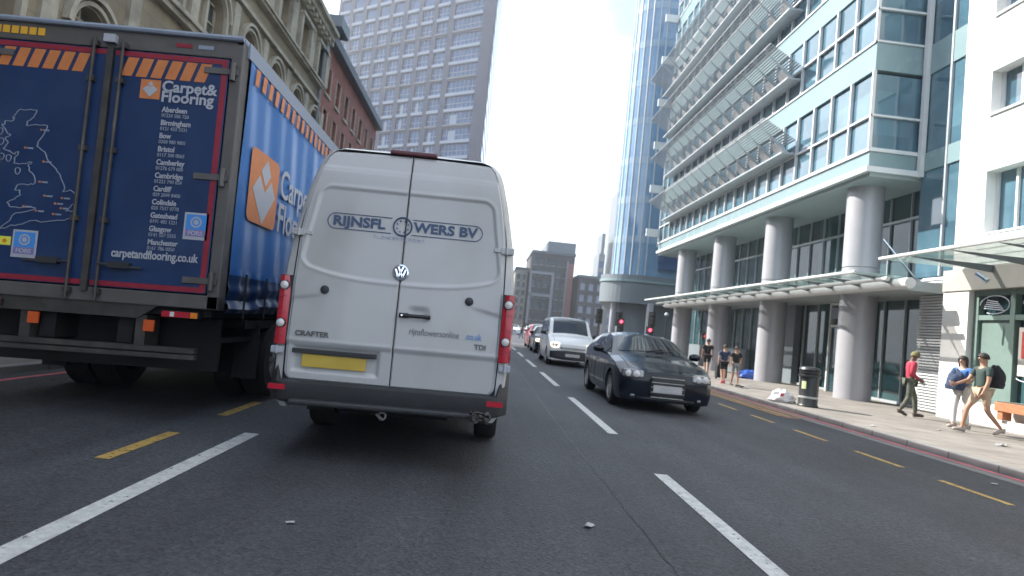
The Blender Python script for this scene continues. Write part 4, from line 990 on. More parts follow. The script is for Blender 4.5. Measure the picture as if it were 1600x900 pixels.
def yfit(x0, x1, z0, z1): return min(doory(a, b) for a in np.linspace(x0, x1, 9) for b in np.linspace(z0, z1, 4))-.003
text('FLOWEREXPORT', 'logo_lettering', .042, 'logo_paleblue', van, (-.27, yfit(-.3, .3, 1.92, 1.98), LZ-.125), RB, sx=1.0, space=1.55)
text('CRAFTER', 'badge_lettering', .062, 'badge', d1, (-.845, yfit(-.85, -.5, 1.03, 1.09), 1.035), RB, bold=.0018, sx=1.12, ext=.004)
text('TDI', 'badge_lettering', .062, 'badge', d2, (.70, yfit(.7, .84, 1.04, 1.1), 1.045), RB, bold=.0016, sx=1.05, ext=.004)
text('rijnsflowersonline', 'web_lettering', .082, 'cloth_grey', d2, (.125, yfit(.12, .78, 1.11, 1.2), 1.125), RB, bold=.0003, sx=.74)
text('.co.uk', 'web_lettering', .082, 'link_blue', d2, (.125+.49, yfit(.12, .78, 1.11, 1.2), 1.125), RB, bold=.0003, sx=.72)
for s_ in (-1, 1):
    wheel(van, (s_*.885, 1.6, .345), .345, .24, s_, 6, .6); wheel(van, (s_*.88, 4.95, .345), .345, .23, s_, 6, .6)
    q = MB(); q.box(s_*.87-.12, s_*.87+.12, 1.17, 1.185, .22, .5); q.build('mudflap', 'rubber', van)

# ------------------------------------------------------------------ cars (lofted shells)
def smooth_arr(a, n):
    k = np.ones(n)/n; p = np.pad(a, n//2, mode='edge'); return np.convolve(p, k, 'valid')[:len(a)]
def car(name, label, loc, L, W, top, belt, sill, axles, wr, paint, roofk=.66, group=None, lower=None, lit=False, sweep=.16, grille=(0, .3, .42, .66), lamps=(.50, .80, .60, .76), plate=(.5, .12, .38, .50), rotz=0, cab=(1.2, 3.9), kind='car', fogs=True):
    t = thing(name, label, kind, loc, (0, 0, rotz), group)
    ys = np.linspace(0, L, 110); zt = smooth_arr(np.interp(ys, [p[0] for p in top], [p[1] for p in top]), 5)
    hw = W/2; H = max(p[1] for p in top); b0 = belt
    wf = np.array([hw*(1-.045*max(0, 1-y/.6)**2-.07*max(0, 1-(L-y)/.6)**2) for y in ys])
    def nose(x, z): return sweep*(abs(x)/hw)**2.6+.10*max(0, (z-.55))**1.2+.05*max(0, .38-z)
    rings = []
    for k, y in enumerate(ys):
        z1 = zt[k]; zb = sill
        for ax in axles:
            if abs(y-ax) < wr*1.16: zb = max(zb, wr+math.sqrt((wr*1.16)**2-(y-ax)**2))
        be = min(b0+.04*(y/L), z1-.07); g_ = max(0, min(1, (z1-be-.07)/(H-be-.07)))
        w_ = wf[k]; P = []
        zb = min(zb, be-.08)
        for i in range(9):
            s_ = i/8; z = zb+(be-zb)*s_; bul = 1-.10*max(0, (.42-z)/.3)**2 if z < .42 else 1-.035*((z-.42)/(max(b0, .6)-.35))**2
            P.append((w_*bul+.006*math.exp(-((z-b0*.82)/.03)**2), z))
        xe = w_*(.90*(1-g_)+roofk*1.06*g_); ze = z1-.055-.02*g_; xb, _ = P[-1]
        for i in range(1, 7): s_ = i/6; P.append((xb+(xe-xb)*s_+.02*math.sin(math.pi*s_)*g_, be+(ze-be)*s_))
        for i in range(1, 8):
            a = i/7; P.append((xe*(1-a), ze+(z1-ze)*math.sin(a*math.pi/2)**.8))
        fade = max(0, 1-y/.55)
        ring = [(x, y+nose(x, z)*fade if fade > 0 else y, z) for x, z in P]
        bk_ = max(0, 1-(L-y)/.5); ring = [(x, yy-.10*bk_*(abs(x)/hw)**2.5, z) for x, yy, z in ring]
        rings.append(ring)
    NP = len(P); full = [r_+[(-x, y, z) for x, y, z in r_[-2::-1]] for r_ in rings]
    q = MB(); q.grid([r_[::-1] for r_ in full])
    def cap(r_, front):
        G = []
        for i in range(NP):
            x, y, z = r_[i]; G.append([(x*u_, (nose(x*u_, z) if front else L-.10*(abs(x*u_)/hw)**2.5), z) for u_ in np.linspace(-1, 1, 17)])
        return G
    q.grid(cap(rings[0], True)); q.grid([r_[::-1] for r_ in cap(rings[-1], False)])
    q.build('body', paint, t, smooth=True, weld=True)
    q = MB(); q.box(-hw*.9, hw*.9, .25, L-.15, sill-.02, b0*.72); q.build('underbody', 'truck_under', t)
    # glass patches
    def patch(k0, k1, i0, i1, nm, off=.006, side=0):
        G = []
        for k in range(k0, k1+1):
            row = full[k][i0:i1+1]; out = []
            for j, p in enumerate(row):
                a = Vector(full[min(k+1, len(full)-1)][i0+j])-Vector(full[max(k-1, 0)][i0+j]); jj = i0+j; b = Vector(full[k][min(jj+1, len(full[k])-1)])-Vector(full[k][max(jj-1, 0)])
                n_ = b.cross(a).normalized(); c_ = Vector(p)-Vector((0, L/2, .5))
                if n_.dot(c_) < 0: n_ = -n_
                out.append(Vector(p)+n_*off)
            G.append(out)
        mb = MB(); mb.grid(G); return mb.build(nm, 'car_glass', t, smooth=True)
    gk = [(zt[k]-min(b0+.04*(ys[k]/L), zt[k]-.07)-.07)/(H-b0-.07) for k in range(110)]
    kf0 = next(k for k in range(110) if gk[k] > .06 and ys[k] > .5); kf1 = next(k for k in range(kf0, 110) if gk[k] > .93)
    M_ = len(full[0]); i_e = 14
    patch(kf0, kf1, i_e+1, M_-2-i_e, 'windscreen')
    kr0 = max(k for k in range(110) if gk[k] > .90); kr1 = max(k for k in range(110) if gk[k] > .15)
    if kr1 > kr0+2: patch(kr0+1, kr1, i_e+1, M_-2-i_e, 'rear_window')
    mid = (kf1+kr0)//2-3
    for (ka, kb) in ((kf0+6, mid-1), (mid+2, min(kr1-3, kr0+6))):
        patch(ka, kb, 9, 13, 'side_window'); patch(ka, kb, M_-14, M_-10, 'side_window')
    def onnose(poly_x, poly_z, nm, m, off=.012, n=8, parent=t):
        x0, x1 = poly_x; z0, z1 = poly_z; G = []
        for j in range(n+1):
            v = j/n; row = []
            for i in range(n+1):
                u_ = i/n; zc = (z0+z1)/2+(z1-z0)*(v-.5)*(1-.35*abs(2*u_-1)**3); x = x0+(x1-x0)*u_; row.append((x, nose(x, zc)-off*(1-.6*max(abs(2*u_-1), abs(2*v-1))**6), zc))
            G.append(row)
        mb = MB(); mb.grid(G); return mb.build(nm, m, parent, smooth=True, solid=.004)
    def seam(pts):
        mb = MB(); mb.path(pts, .0045, 4); mb.build('panel_gap', 'seal_black', t)
    for s_ in (-1, 1):
        for k in (kf0+3, mid, min(kr0+2, 100)): seam([(s_*(rings[k][i][0]+.001), rings[k][i][1], rings[k][i][2]) for i in range(1, 9)])
        seam([(s_*(rings[k][15][0]+.001), rings[k][15][1], rings[k][15][2]+.001) for k in range(3, kf0, 2)])
        seam([(s_*(rings[k][8][0]+.004), rings[k][8][1], rings[k][8][2]+.004) for k in range(kf0+6, min(kr0+8, 104), 2)])
    seam([(x, nose(x, zt[1])+.03-.0, zt[1]-.045) for x in np.linspace(-hw*.7, hw*.7, 12)])
    onnose((-grille[1], grille[1]), (grille[2], grille[3]), 'grille', 'black_plastic')
    q = MB()
    for i in range(5): z = grille[2]+(grille[3]-grille[2])*(i+.5)/5; q.box(-grille[1]*.9, grille[1]*.9, nose(0, z)-.024, nose(0, z)-.008, z-.006, z+.006)
    q.build('grille_bars', 'dull_metal', t)
    for s_ in (-1, 1):
        xs = sorted((s_*lamps[0], s_*lamps[1])); hl = onnose(xs, (lamps[2], lamps[3]), 'headlight', 'headlamp_lit' if lit else 'headlamp', .016)
        for fx in (.33, .70):
            x = s_*(lamps[0]+(lamps[1]-lamps[0])*fx); zc = (lamps[2]+lamps[3])/2; yy = nose(x, zc)-.024; r_ = (lamps[3]-lamps[2])*.36
            q = MB(); q.lathe([(r_, yy), (r_*.85, yy-.008), (.001, yy-.012)], (x, 0, zc), 'y', 14); q.build('bulb', 'lens_clear', hl, smooth=True)
        if fogs: onnose(sorted((s_*.57, s_*.65)), (.25, .30), 'fog_lamp', 'headlamp', .012)
        q = MB(); mx = s_*(hw+.12); yy = ys[kf0]+.30; zc = b0+.09
        q.lathe([(.001, -.11), (.05, -.10), (.075, -.04), (.075, .05), (.05, .10), (.001, .11)], (mx, yy, zc), 'x', 14); q.tube((s_*(hw-.08), yy+.03, b0), (mx, yy, zc-.03), .025, 8); q.build('wing_mirror', paint if lower is None else 'black_plastic', t, smooth=True)
        q = MB(); q.tube((s_*(hw*.985), ys[mid]-.35, b0*.84), (s_*(hw*.985+.015), ys[mid]-.17, b0*.84), .016, 6); q.build('door_handle', paint if lower is None else 'black_plastic', t)
        for ax in axles: wheel(t, (s_*(hw-.11), ax, wr), wr, .2, s_, 7 if lower is None else 5, .68)
        onb = MB(); onb.box(min(s_*.45, s_*.75), max(s_*.45, s_*.75), L-.09, L-.03, .72, .85); onb.build('tail_light', 'lens_red', t)
    q = MB(); yy = nose(0, .4)-.03; q.box(-.26, .26, yy, yy+.015, plate[2], plate[3]); q.build('number_plate', 'plate_white', t, bevel=.003)
    if lower is not None: 
        onnose((-hw*.93, hw*.93), (sill+.02, lower), 'bumper', 'bumper_plastic', .02, n=14)
    else: onnose((-hw*.6, hw*.6), (sill+.03, .27), 'lower_intake', 'black_plastic', .008)
    q = MB()
    for s_ in (-1, 1): q.tube((s_*.1, nose(0, .8)+ys[kf0]*.97, zt[kf0]+.012), (s_*.1+.38*1, ys[kf0]+.12, zt[kf0]+.07), .008, 5)
    q.build('wiper', 'black_plastic', t)
    return t
car('black_hatchback', 'glossy black hatchback facing the camera as first car of the oncoming queue', (3.42, 10.95, 0), 4.25, 1.76,
    [(0, .70), (.08, .76), (.5, .885), (1.15, .99), (1.95, 1.37), (2.4, 1.425), (3.1, 1.40), (3.7, 1.28), (4.05, 1.02), (4.25, .78)], .93, .2, (.86, 3.42), .32, 'car_black', grille=(0, .33, .24, .68), lamps=(.44, .82, .58, .75), plate=(0, 0, .38, .5))
car('white_small_van', 'small white van with grey bumper and lit headlamps queueing behind the black hatchback', (3.36, 22.2, 0), 4.3, 1.76,
    [(0, .78), (.1, .9), (.45, 1.05), (.95, 1.16), (1.5, 1.70), (1.75, 1.79), (2.4, 1.83), (4.1, 1.80), (4.25, 1.6), (4.3, 1.2)], 1.08, .22, (.82, 3.5), .32, 'car_white', roofk=.78, lower=.58, lit=True, grille=(0, .45, .62, .70), lamps=(.50, .80, .66, .86), kind='van', fogs=False, plate=(0, 0, .36, .47))
car('dark_small_car', 'small dark car with lit headlamps queueing behind the white small van', (3.6, 31.3, 0), 3.8, 1.68,
    [(0, .72), (.08, .8), (.5, .93), (.95, 1.03), (1.6, 1.42), (2.0, 1.48), (3.1, 1.45), (3.6, 1.2), (3.8, .85)], .95, .2, (.75, 3.15), .3, 'car_black', lit=True)
car('dark_red_car', 'dark red car half hidden at the back of the oncoming queue', (3.75, 37.5, 0), 4.1, 1.7,
    [(0, .72), (.08, .8), (.5, .93), (1.0, 1.03), (1.6, 1.45), (2.0, 1.55), (3.3, 1.52), (3.9, 1.2), (4.1, .85)], .98, .2, (.8, 3.3), .31, 'car_red', lit=False)
for (x, y, p_, lab) in ((4.4, 84, 'car_white', 'distant white car beyond the junction nearest the white van'), (7.4, 92, 'car_silver', 'distant silver car beyond the junction on its far side')):
    car('distant_car', lab, (x, y, 0), 4.2, 1.74, [(0, .72), (.08, .8), (.5, .93), (1.0, 1.03), (1.7, 1.42), (2.1, 1.47), (3.2, 1.45), (3.9, 1.1), (4.2, .85)], .95, .2, (.8, 3.4), .31, p_)

# ------------------------------------------------------------------ traffic signals, pole
def signal(x, y, top, lab, lit=True, h=.95):
    t = thing('traffic_signal', lab, 'traffic light', (x, y, .1), group='traffic signals at the junction')
    q = MB(); q.tube((0, .12, 0), (0, .12, top), .055, 10); q.build('pole', 'black_plastic', t)
    q = MB(); q.box(-.17, .17, -.08, .08, top-h, top); q.box(-.24, .24, .081, .09, top-h-.05, top+.05); q.build('signal_head', 'black_plastic', t)
    for i, m_ in enumerate(('signal_red' if lit else 'signal_off', 'signal_off', 'signal_off')):
        z = top-.17-i*.3; q = MB(); q.lathe([(.105, -.081), (.08, -.10), (.001, -.108)], (0, 0, z), 'y', 16); q.build('lamp', m_, t, smooth=True)
        q = MB(); q.lathe([(.12, -.08), (.12, -.25)], (0, 0, z), 'y', 14, R(0), R(180)); q.build('hood', 'black_plastic', t)
    return t
signal(9.77, 43.3, 2.42, 'black traffic signal showing bright red above the hatchback roof nearest the small van')
signal(8.25, 43.6, 2.95, 'unlit dark traffic signal standing just right of the small white van roof', False)
signal(10.1, 45.5, 2.95, 'unlit dark traffic signal directly right of the brighter red light', False)
signal(11.25, 41.0, 2.0, 'short black traffic signal showing red, low behind the hatchback roof')
signal(11.9, 43.0, 3.1, 'tall unlit traffic signal standing between the podium columns', False)
lp = thing('lamp_post', 'slim dark post with a small pale lamp head before the podium', 'lamp post', (12.45, 41.5, .1))
q = MB(); q.tube((0, 0, 0), (0, 0, 2.95), .06, 10, .045); q.build('post', 'black_plastic', lp)
q = MB(); q.lathe([(.001, 3.15), (.1, 3.12), (.14, 3.0), (.1, 2.93), (.001, 2.92)], n=16); q.build('lamp_head', 'white_alu', lp, smooth=True)

# ------------------------------------------------------------------ street objects
bn = thing('litter_bin', 'black cylindrical litter bin on the right pavement beside the white rubbish bag', 'bin', (7.95, 14.5, .1))
q = MB(); q.lathe([(.001, 0), (.22, 0), (.235, .03), (.215, .06), (.215, .78), (.235, .80), (.235, .84), (.19, .845), (.15, .80), (.001, .79)], n=32); q.build('body', 'bin_black', bn, smooth=True)
q = MB(); q.lathe([(.225, .70), (.255, .71), (.255, .74), (.225, .75)], n=32); q.lathe([(.23, .86), (.25, .88), (.22, .93), (.1, .955), (.001, .96)], n=32)
for i in range(4): a = R(45+90*i); q.tube((.2*math.cos(a), .2*math.sin(a), .80), (.21*math.cos(a), .21*math.sin(a), .9), .02, 6)
q.build('lid', 'bin_black', bn, smooth=True)
q = MB(); q.lathe([(.2165, .20), (.219, .21), (.219, .24), (.2165, .25)], n=32); q.build('band', 'bin_band', bn)
q = MB(); q.lathe([(.2175, .42), (.2175, .60)], n=6, a0=R(195), a1=R(225)); q.build('sticker', 'sticker', bn)
def blob(name, m, parent, sx, sy, sz, seed, n=22, wr_=.16, loc=(0, 0, 0)):
    r_ = random.Random(seed); ph = [(r_.uniform(1, 7), r_.uniform(1, 7), r_.uniform(0, 6)) for _ in range(7)]
    G = []
    for j in range(n+1):
        th = math.pi*j/n; row = []
        for i in range(2*n+1):
            f_ = 2*math.pi*(i % (2*n))/(2*n); d = 1+sum(wr_/3*math.sin(round(a)*f_+c)*math.sin(b*th) for a, b, c in ph)
            z = math.cos(th)*d; x = math.sin(th)*math.cos(f_)*d; y = math.sin(th)*math.sin(f_)*d
            zz_ = max(z, -.62); row.append((loc[0]+x*sx*(1.12 if z < -.2 else 1), loc[1]+y*sy*(1.12 if z < -.2 else 1), loc[2]+(zz_+.62)*sz))
        G.append(row)
    mb = MB(); mb.grid(G); return mb.build(name, m, parent, smooth=True)
wbag = thing('rubbish_bag', 'crumpled white plastic rubbish bag lying beside the black bin', 'rubbish bag', (7.55, 15.0, .1))
blob('bag', 'bag_white', wbag, .27, .2, .19, 3); q = MB(); q.prism([(-.06, 0), (.04, .03), (.05, .10), (-.05, .09)], (0, .004, 0), (-.08, -.2, .14)); q.build('print', 'bag_red', wbag)
blob('tied_top', 'bag_white', wbag, .14, .12, .12, 8, loc=(.22, .02, 0))
bb = thing('blue_bag', 'blue plastic bag slumped at the foot of the second nearest bay wall', 'bag', (11.35, 25.4, .1)); blob('bag', 'bag_blue', bb, .5, .25, .22, 11)
bb = thing('backpack_heap', 'small dark brown bundle against the wall beside the blue bag', 'bag', (12.2, 25.2, .1)); blob('bag', 'tan_case', bb, .28, .2, .2, 12)
sc_ = thing('suitcase', 'upright black wheeled suitcase between the walking people', 'suitcase', (9.05, 22.7, .1))
q = MB(); q.box(-.2, .2, -.12, .12, .06, .62); q.build('case', 'cloth_black', sc_, bevel=.03)
q = MB(); q.path([(-.1, .1, .6), (-.1, .1, 1.0), (.1, .1, 1.0), (.1, .1, .6)], .012); q.build('handle', 'dull_metal', sc_)
for x in (-.15, .15): q = MB(); q.tube((x-.02, .05, .035), (x+.02, .05, .035), .035, 10); q.build('wheel', 'rubber', sc_)
def scrap(x, y, z, s, rz, lab):
    t = thing('paper_scrap', lab, 'litter', (x, y, z), (0, 0, rz)); q = MB(); r_ = random.Random(int(x*100+y*7))
    q.grid([[(s*(i/3-.5), s*.6*(j/3-.5), .004+s*.18*r_.random()) for i in range(4)] for j in range(4)]); q.build('sheet', 'paper', t, solid=.002); return t
for a in ((-1.0, 3.75, .004, .05, .3, 'tiny white scrap on the road left of centre, nearest the camera'), (.86, 4.2, .004, .08, .9, 'small grey white scrap on the road below the van bumper, nearer the centre line'),
          (1.05, 3.35, .004, .05, .2, 'tiny white chip on the dark road close to the centre line dash'), (3.9, 4.0, .004, .06, 1.2, 'small white chip on the oncoming lane beside the yellow dashes'),
          (6.3, 7.2, .004, .08, .4, 'white paper scrap in the road near the red line'), (7.6, 11.5, .1, .14, .5, 'white paper scrap on the kerb edge near the bin'),
          (9.3, 12.0, .1, .12, .9, 'white scrap on the pavement in front of the walking pair'), (9.2, 10.4, .1, .22, .4, 'larger white sheet on the pavement by the shop ledge'),
          (8.3, 19.0, .1, .5, .2, 'flattened white newspaper on the pavement before the round columns'), (9.9, 18.2, .1, .2, .2, 'white cup sized scrap at the foot of the second column')): scrap(*a)

# ------------------------------------------------------------------ people
def skin(name, verts, edges, radii, root, m, parent, sub=2):
    me = bpy.data.meshes.new(name); me.from_pydata(verts, edges, []); o = bpy.data.objects.new(name, me); COL.objects.link(o)
    md = o.modifiers.new('skin', 'SKIN'); md.use_smooth_shade = True
    for i, r_ in enumerate(radii):
        sv = me.skin_vertices[0].data[i]; sv.radius = r_ if isinstance(r_, tuple) else (r_, r_); sv.use_root = (i == root)
    sb = o.modifiers.new('sub', 'SUBSURF'); sb.levels = sub; sb.render_levels = sub
    dg = bpy.context.evaluated_depsgraph_get(); m2 = bpy.data.meshes.new_from_object(o.evaluated_get(dg)); bpy.data.objects.remove(o)
    m2.name = name; m2.materials.clear(); m2.materials.append(MATS[m])
    for p in m2.polygons: p.use_smooth = True
    r = bpy.data.objects.new(name, m2); COL.objects.link(r); r.parent = parent; return r
def person(label, loc, rz, h, J, skinm, shirt, legsm, shoes, sleeve=1, short=False, hair='hair_dark', longhair=False, lean=0):
    """faces local -Y. J overrides joints, metres for a 1.75 m figure"""
    k = h/1.75
    D = dict(pel=(0, 0, .95), bel=(0, 0, 1.08), che=(0, 0, 1.28), nek=(0, 0, 1.47), hed=(0, -.02, 1.60), top=(0, -.01, 1.68))
    for s_, n_ in ((-1, 'L'), (1, 'R')):
        D['sh'+n_] = (s_*.19, 0, 1.40); D['el'+n_] = (s_*.24, .03, 1.12); D['wr'+n_] = (s_*.24, -.08, .88)
        D['hp'+n_] = (s_*.10, 0, .90); D['kn'+n_] = (s_*.11, -.03, .50); D['an'+n_] = (s_*.11, 0, .09); D['to'+n_] = (s_*.12, -.17, .04)
    D.update(J)
    for n_ in D: p = D[n_]; D[n_] = (p[0]*k, (p[1]-lean*max(0, p[2]-.9))*k, p[2]*k)
    t = thing('person', label, 'person', loc, (0, 0, rz))
    def chain(names, E, rad, extra=()):
        vi = {}; vs = []; rs = []
        for n_ in names: vi[n_] = len(vs); vs.append(D[n_]); rs.append(tuple(r_*k for r_ in rad[n_]) if isinstance(rad[n_], tuple) else rad[n_]*k)
        return vi, vs, rs, [(vi[a], vi[b]) for a, b in E]
    rad = dict(pel=(.14, .10), bel=(.125, .09), che=(.155, .105), nek=.055, hed=(.078, .095), top=(.06, .075))
    for n_ in 'LR': rad.update({'sh'+n_: .058, 'el'+n_: .042, 'wr'+n_: .028, 'hp'+n_: .085, 'kn'+n_: .056, 'an'+n_: .036, 'to'+n_: (.042, .028)})
    E = [('pel', 'bel'), ('bel', 'che'), ('che', 'nek'), ('nek', 'hed'), ('hed', 'top')]
    for n_ in 'LR': E += [('che', 'sh'+n_), ('sh'+n_, 'el'+n_), ('el'+n_, 'wr'+n_), ('pel', 'hp'+n_), ('hp'+n_, 'kn'+n_), ('kn'+n_, 'an'+n_), ('an'+n_, 'to'+n_)]
    names = list(rad); vi, vs, rs, es = chain(names, E, rad)
    for n_ in 'LR':      # hands: palm and five fingers
        w_ = Vector(D['wr'+n_]); d = (w_-Vector(D['el'+n_])).normalized(); s_ = Vector((0, 1, 0)).cross(d).normalized() if abs(d.y) < .9 else Vector((1, 0, 0)); fwd = s_.cross(d).normalized()
        pi = len(vs); vs.append(tuple(w_+d*.06*k)); rs.append((.034*k, .018*k)); es.append((vi['wr'+n_], pi))
        for j, (o_, l_) in enumerate(((-.03, .07), (-.011, .082), (.010, .078), (.029, .06))):
            a = len(vs); vs.append(tuple(w_+d*.10*k+fwd*o_*k)); rs.append(.010*k); es.append((pi, a)); vs.append(tuple(w_+d*(.10+l_*.6)*k+fwd*o_*1.1*k+s_*.012*k)); rs.append(.009*k); es.append((a, a+1)); vs.append(tuple(w_+d*(.10+l_*.95)*k+fwd*o_*1.1*k+s_*.032*k)); rs.append(.007*k); es.append((a+1, a+2))
        a = len(vs); vs.append(tuple(w_+d*.05*k-fwd*.045*k)); rs.append(.011*k); es.append((pi, a)); vs.append(tuple(w_+d*.10*k-fwd*.055*k)); rs.append(.008*k); es.append((a, a+1))
    a = len(vs); hd = Vector(D['hed']); vs.append(tuple(hd+Vector((0, -.105*k, -.005*k)))); rs.append(.013*k); es.append((vi['hed'], a))   # nose
    for s_ in (-1, 1): a = len(vs); vs.append(tuple(hd+Vector((s_*.088*k, .012*k, 0)))); rs.append((.010*k, .02*k)); es.append((vi['hed'], a))
    skin('body', vs, es, rs, 0, skinm, t)
    # eyes and mouth
    q = MB()
    for s_ in (-1, 1): c = hd+Vector((s_*.033*k, -.088*k, .018*k)); q.lathe([(.001, -.008*k), (.009*k, -.004*k), (.009*k, .004*k)], tuple(c), 'y', 8)
    q.box(hd.x-.022*k, hd.x+.022*k, hd.y-.093*k, hd.y-.08*k, hd.z-.048*k, hd.z-.040*k); q.build('face_features', 'hair_dark', t)
    # hair cap
    G = []
    for j in range(9):
        th = R(100)*j/8; row = []
        for i in range(17):
            f_ = 2*math.pi*i/16; fr_ = -math.sin(f_); zz_ = math.cos(th)
            lim = 1.0 if fr_ < .2 else 1-.35*(fr_-.2)*(j/8)
            row.append((hd.x+.096*k*math.sin(th*lim)*math.cos(f_), hd.y+.006*k+.112*k*math.sin(th*lim)*math.sin(f_), hd.z+.01*k+.115*k*math.cos(th*lim)-(.14*k if longhair and j == 8 and fr_ < .1 else 0)))
        G.append(row)
    q = MB(); q.grid(G); q.build('hair', hair, t, smooth=True, solid=.008)
    # shirt
    rs2 = {n_: (tuple(r_+.018 for r_ in rad[n_]) if isinstance(rad[n_], tuple) else rad[n_]+.018) for n_ in rad}
    rs2['nek'] = .06; nm = ['pel', 'bel', 'che', 'nek', 'shL', 'shR']; E2 = [('pel', 'bel'), ('bel', 'che'), ('che', 'nek'), ('che', 'shL'), ('che', 'shR')]
    if sleeve >= 1:
        for n_ in 'LR': nm.append('el'+n_); E2.append(('sh'+n_, 'el'+n_))
    if sleeve >= 2:
        for n_ in 'LR': nm.append('wr'+n_); E2.append(('el'+n_, 'wr'+n_)); rs2['wr'+n_] = .036
    if sleeve == 1:
        for n_ in 'LR': a = Vector(D['sh'+n_]); b = Vector(D['el'+n_]); D['sl'+n_] = tuple(a.lerp(b, .7)); rs2['sl'+n_] = .06; nm[nm.index('el'+n_)] = 'sl'+n_; E2[[i for i, e in enumerate(E2) if e[1] == 'el'+n_][0]] = ('sh'+n_, 'sl'+n_)
    vi, v2, r2, e2 = chain(nm, E2, rs2); D.get('nek'); v2[vi['nek']] = tuple(Vector(v2[vi['nek']])-Vector((0, 0, .05*k))); skin('shirt', v2, e2, r2, 0, shirt, t)
    # trousers or shorts
    nm = ['pel', 'hpL', 'hpR']; E3 = [('pel', 'hpL'), ('pel', 'hpR')]; rs3 = dict(rs2); rs3['pel'] = (.15, .115)
    for n_ in 'LR':
        if short: D['sk'+n_] = tuple(Vector(D['kn'+n_])*.8+Vector(D['hp'+n_])*.2); rs3['sk'+n_] = .078; nm.append('sk'+n_); E3.append(('hp'+n_, 'sk'+n_))
        else: D['cf'+n_] = tuple(Vector(D['an'+n_])*.95+Vector(D['kn'+n_])*.05); rs3['cf'+n_] = .052; rs3['kn'+n_] = .070; nm += ['kn'+n_, 'cf'+n_]; E3 += [('hp'+n_, 'kn'+n_), ('kn'+n_, 'cf'+n_)]
    vi, v3, r3, e3 = chain(nm, E3, rs3); skin('shorts' if short else 'trousers', v3, e3, r3, 0, legsm, t)
    for n_ in 'LR':
        a = Vector(D['an'+n_]); b = Vector(D['to'+n_]); d = (b-a); hz = Vector((d.x, d.y, 0)).normalized()
        skin('shoe', [tuple(a-hz*.05*k-Vector((0, 0, .03*k))), tuple(a-Vector((0, 0, .02*k))), tuple(b+hz*.03*k)], [(0, 1), (1, 2)], [.045*k, (.05*k, .052*k), (.048*k, .034*k)], 1, shoes, t, 2)
    return t, D
def walk(a, fr=1, arms=.5):
    """a: stride; fr: which leg leads"""
    s_ = 1 if fr > 0 else -1; L_, R_ = ('L', 'R') if s_ > 0 else ('R', 'L'); xl = {'L': -.09, 'R': .09}
    return {'kn'+L_: (xl[L_], -.22*a-.03, .52), 'an'+L_: (xl[L_], -.34*a, .09), 'to'+L_: (xl[L_], -.34*a-.17, .06), 'kn'+R_: (xl[R_], .08*a-.02, .50), 'an'+R_: (xl[R_], .38*a, .16 if a > .5 else .1), 'to'+R_: (xl[R_], .38*a-.14, .035),
            'el'+L_: (xl[L_]*2.5, .16*arms, 1.14), 'wr'+L_: (xl[L_]*2.6, .18*arms, .88), 'el'+R_: (xl[R_]*2.5, -.08*arms, 1.12), 'wr'+R_: (xl[R_]*2.6, -.26*arms, .92)}
# man in red, walking to the left (-X/+Y): facing rz about +... local -Y -> world
def face(dx, dy): return math.atan2(dx, -dy)
J = walk(.55, -1, .4); J.update(hed=(0, -.06, 1.58), top=(0, -.06, 1.66), elL=(-.24, .05, 1.14), wrL=(-.24, -.14, .98), elR=(.24, .0, 1.12), wrR=(.2, -.2, 1.02))
t, D = person('person in red top, camouflage trousers and cap walking past the louvred panel', (10.4, 14.45, .1), face(.9, -.35), 1.63, J, 'skin_dark', 'cloth_red', 'cloth_camo', 'shoe_brown', sleeve=2, hair='cap_olive', lean=.05)
J = walk(.3, 1, .2); J.update(elL=(-.22, -.1, 1.15), wrL=(-.08, -.28, 1.12), elR=(.24, -.05, 1.14), wrR=(.12, -.25, 1.05))
t, D = person('person in blue top and white trousers holding a navy jacket', (10.25, 12.65, .1), face(-.9, -.3), 1.58, J, 'skin_light', 'cloth_blue', 'cloth_white', 'shoe_pale', sleeve=1, longhair=True)
jk = blob('folded_jacket', 'cloth_navy', t, .17, .13, .26, 5, loc=(0, -.22, .82))
J = walk(.95, 1, .5); J.update(elL=(-.24, -.14, 1.12), wrL=(-.2, -.4, 1.02))
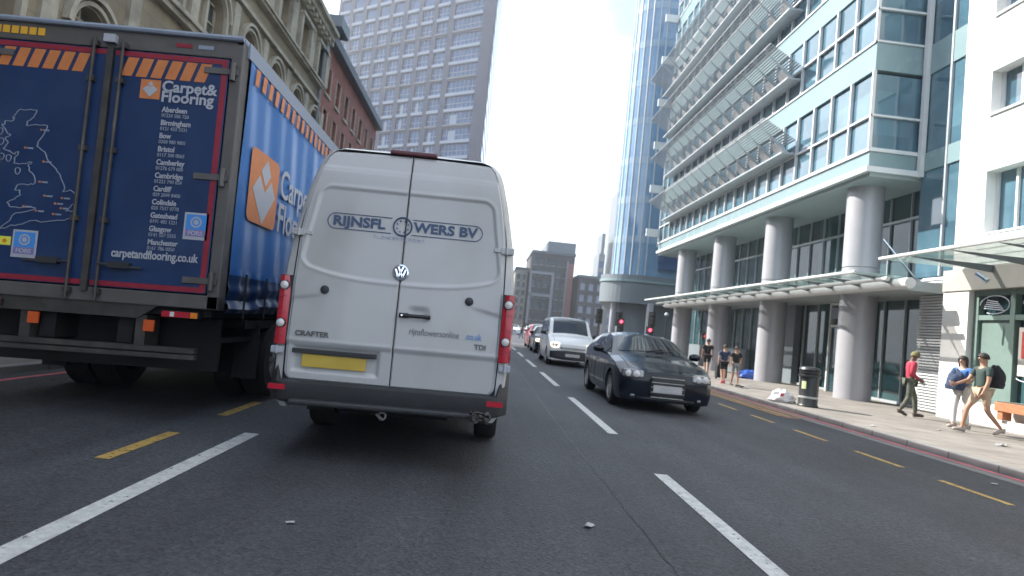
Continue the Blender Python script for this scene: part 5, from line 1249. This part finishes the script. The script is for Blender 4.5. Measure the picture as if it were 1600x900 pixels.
t, D = person('person in dark green shirt and beige shorts striding beside the person in blue', (10.15, 12.0, .1), face(-.95, .1), 1.66, J, 'skin_tan', 'cloth_green', 'cloth_beige', 'shoe_pale', sleeve=1, short=True)
bp = thing('rucksack', 'black rucksack on the back of the striding person in beige shorts', 'rucksack', (10.38, 11.98, 1.05)); blob('bag', 'cloth_black', bp, .14, .17, .28, 21); q = MB(); q.path([(-.1, -.1, .1), (-.3, -.09, .35), (-.12, -.1, .42)], .02); q.build('strap', 'cloth_black', bp)
J = walk(.35, 1, .3)
person('person in black shirt and long shorts walking away beside the third column', (9.05, 24.2, .1), face(.1, 1), 1.5, J, 'skin_tan', 'cloth_black', 'cloth_black', 'shoe_pink', short=True)
J = walk(.4, -1, .3)
person('person in black shirt and grey shorts, right one of the middle pair', (8.28, 19.6, .1), face(-.1, -1), 1.3, J, 'skin_tan', 'cloth_black', 'cloth_grey', 'shoe_brown', short=True)
J = walk(.45, 1, .3)
person('person with pale sleeve and pink shoes half hidden, left one of the middle pair', (8.18, 20.3, .1), face(.1, 1), 1.32, J, 'skin_light', 'cloth_navy', 'cloth_black', 'shoe_pink', short=True)
for (x, y, lab, sh) in ((4.3, 66, 'far pedestrian in dark clothes crossing, nearest the white van', 'cloth_black'), (5.6, 68, 'far pedestrian in blue clothes crossing before the distant cars', 'cloth_navy'), (6.6, 64, 'far pedestrian in white top crossing right of the others', 'cloth_white')):
    person(lab, (x, y, 0), face(-1, .1), 1.72, walk(.5, 1), 'skin_tan', sh, 'cloth_navy', 'shoe_brown')

# ------------------------------------------------------------------ hazy air
hz = MB(); hz.box(-160, 160, -60, 260, -1.6, 112); ho = hz.build('haze', 'paper'); tag(ho, kind='stuff')
hm = bpy.data.materials.new('air'); hm.use_nodes = True; hn = hm.node_tree.nodes; hn.remove(hn['Principled BSDF'])
pv = hn.new('ShaderNodeVolumePrincipled'); pv.inputs['Color'].default_value = (.86, .93, 1, 1); pv.inputs['Density'].default_value = .0010; pv.inputs['Anisotropy'].default_value = .45
hm.node_tree.links.new(pv.outputs[0], hn['Material Output'].inputs['Volume']); ho.data.materials.clear(); ho.data.materials.append(hm)
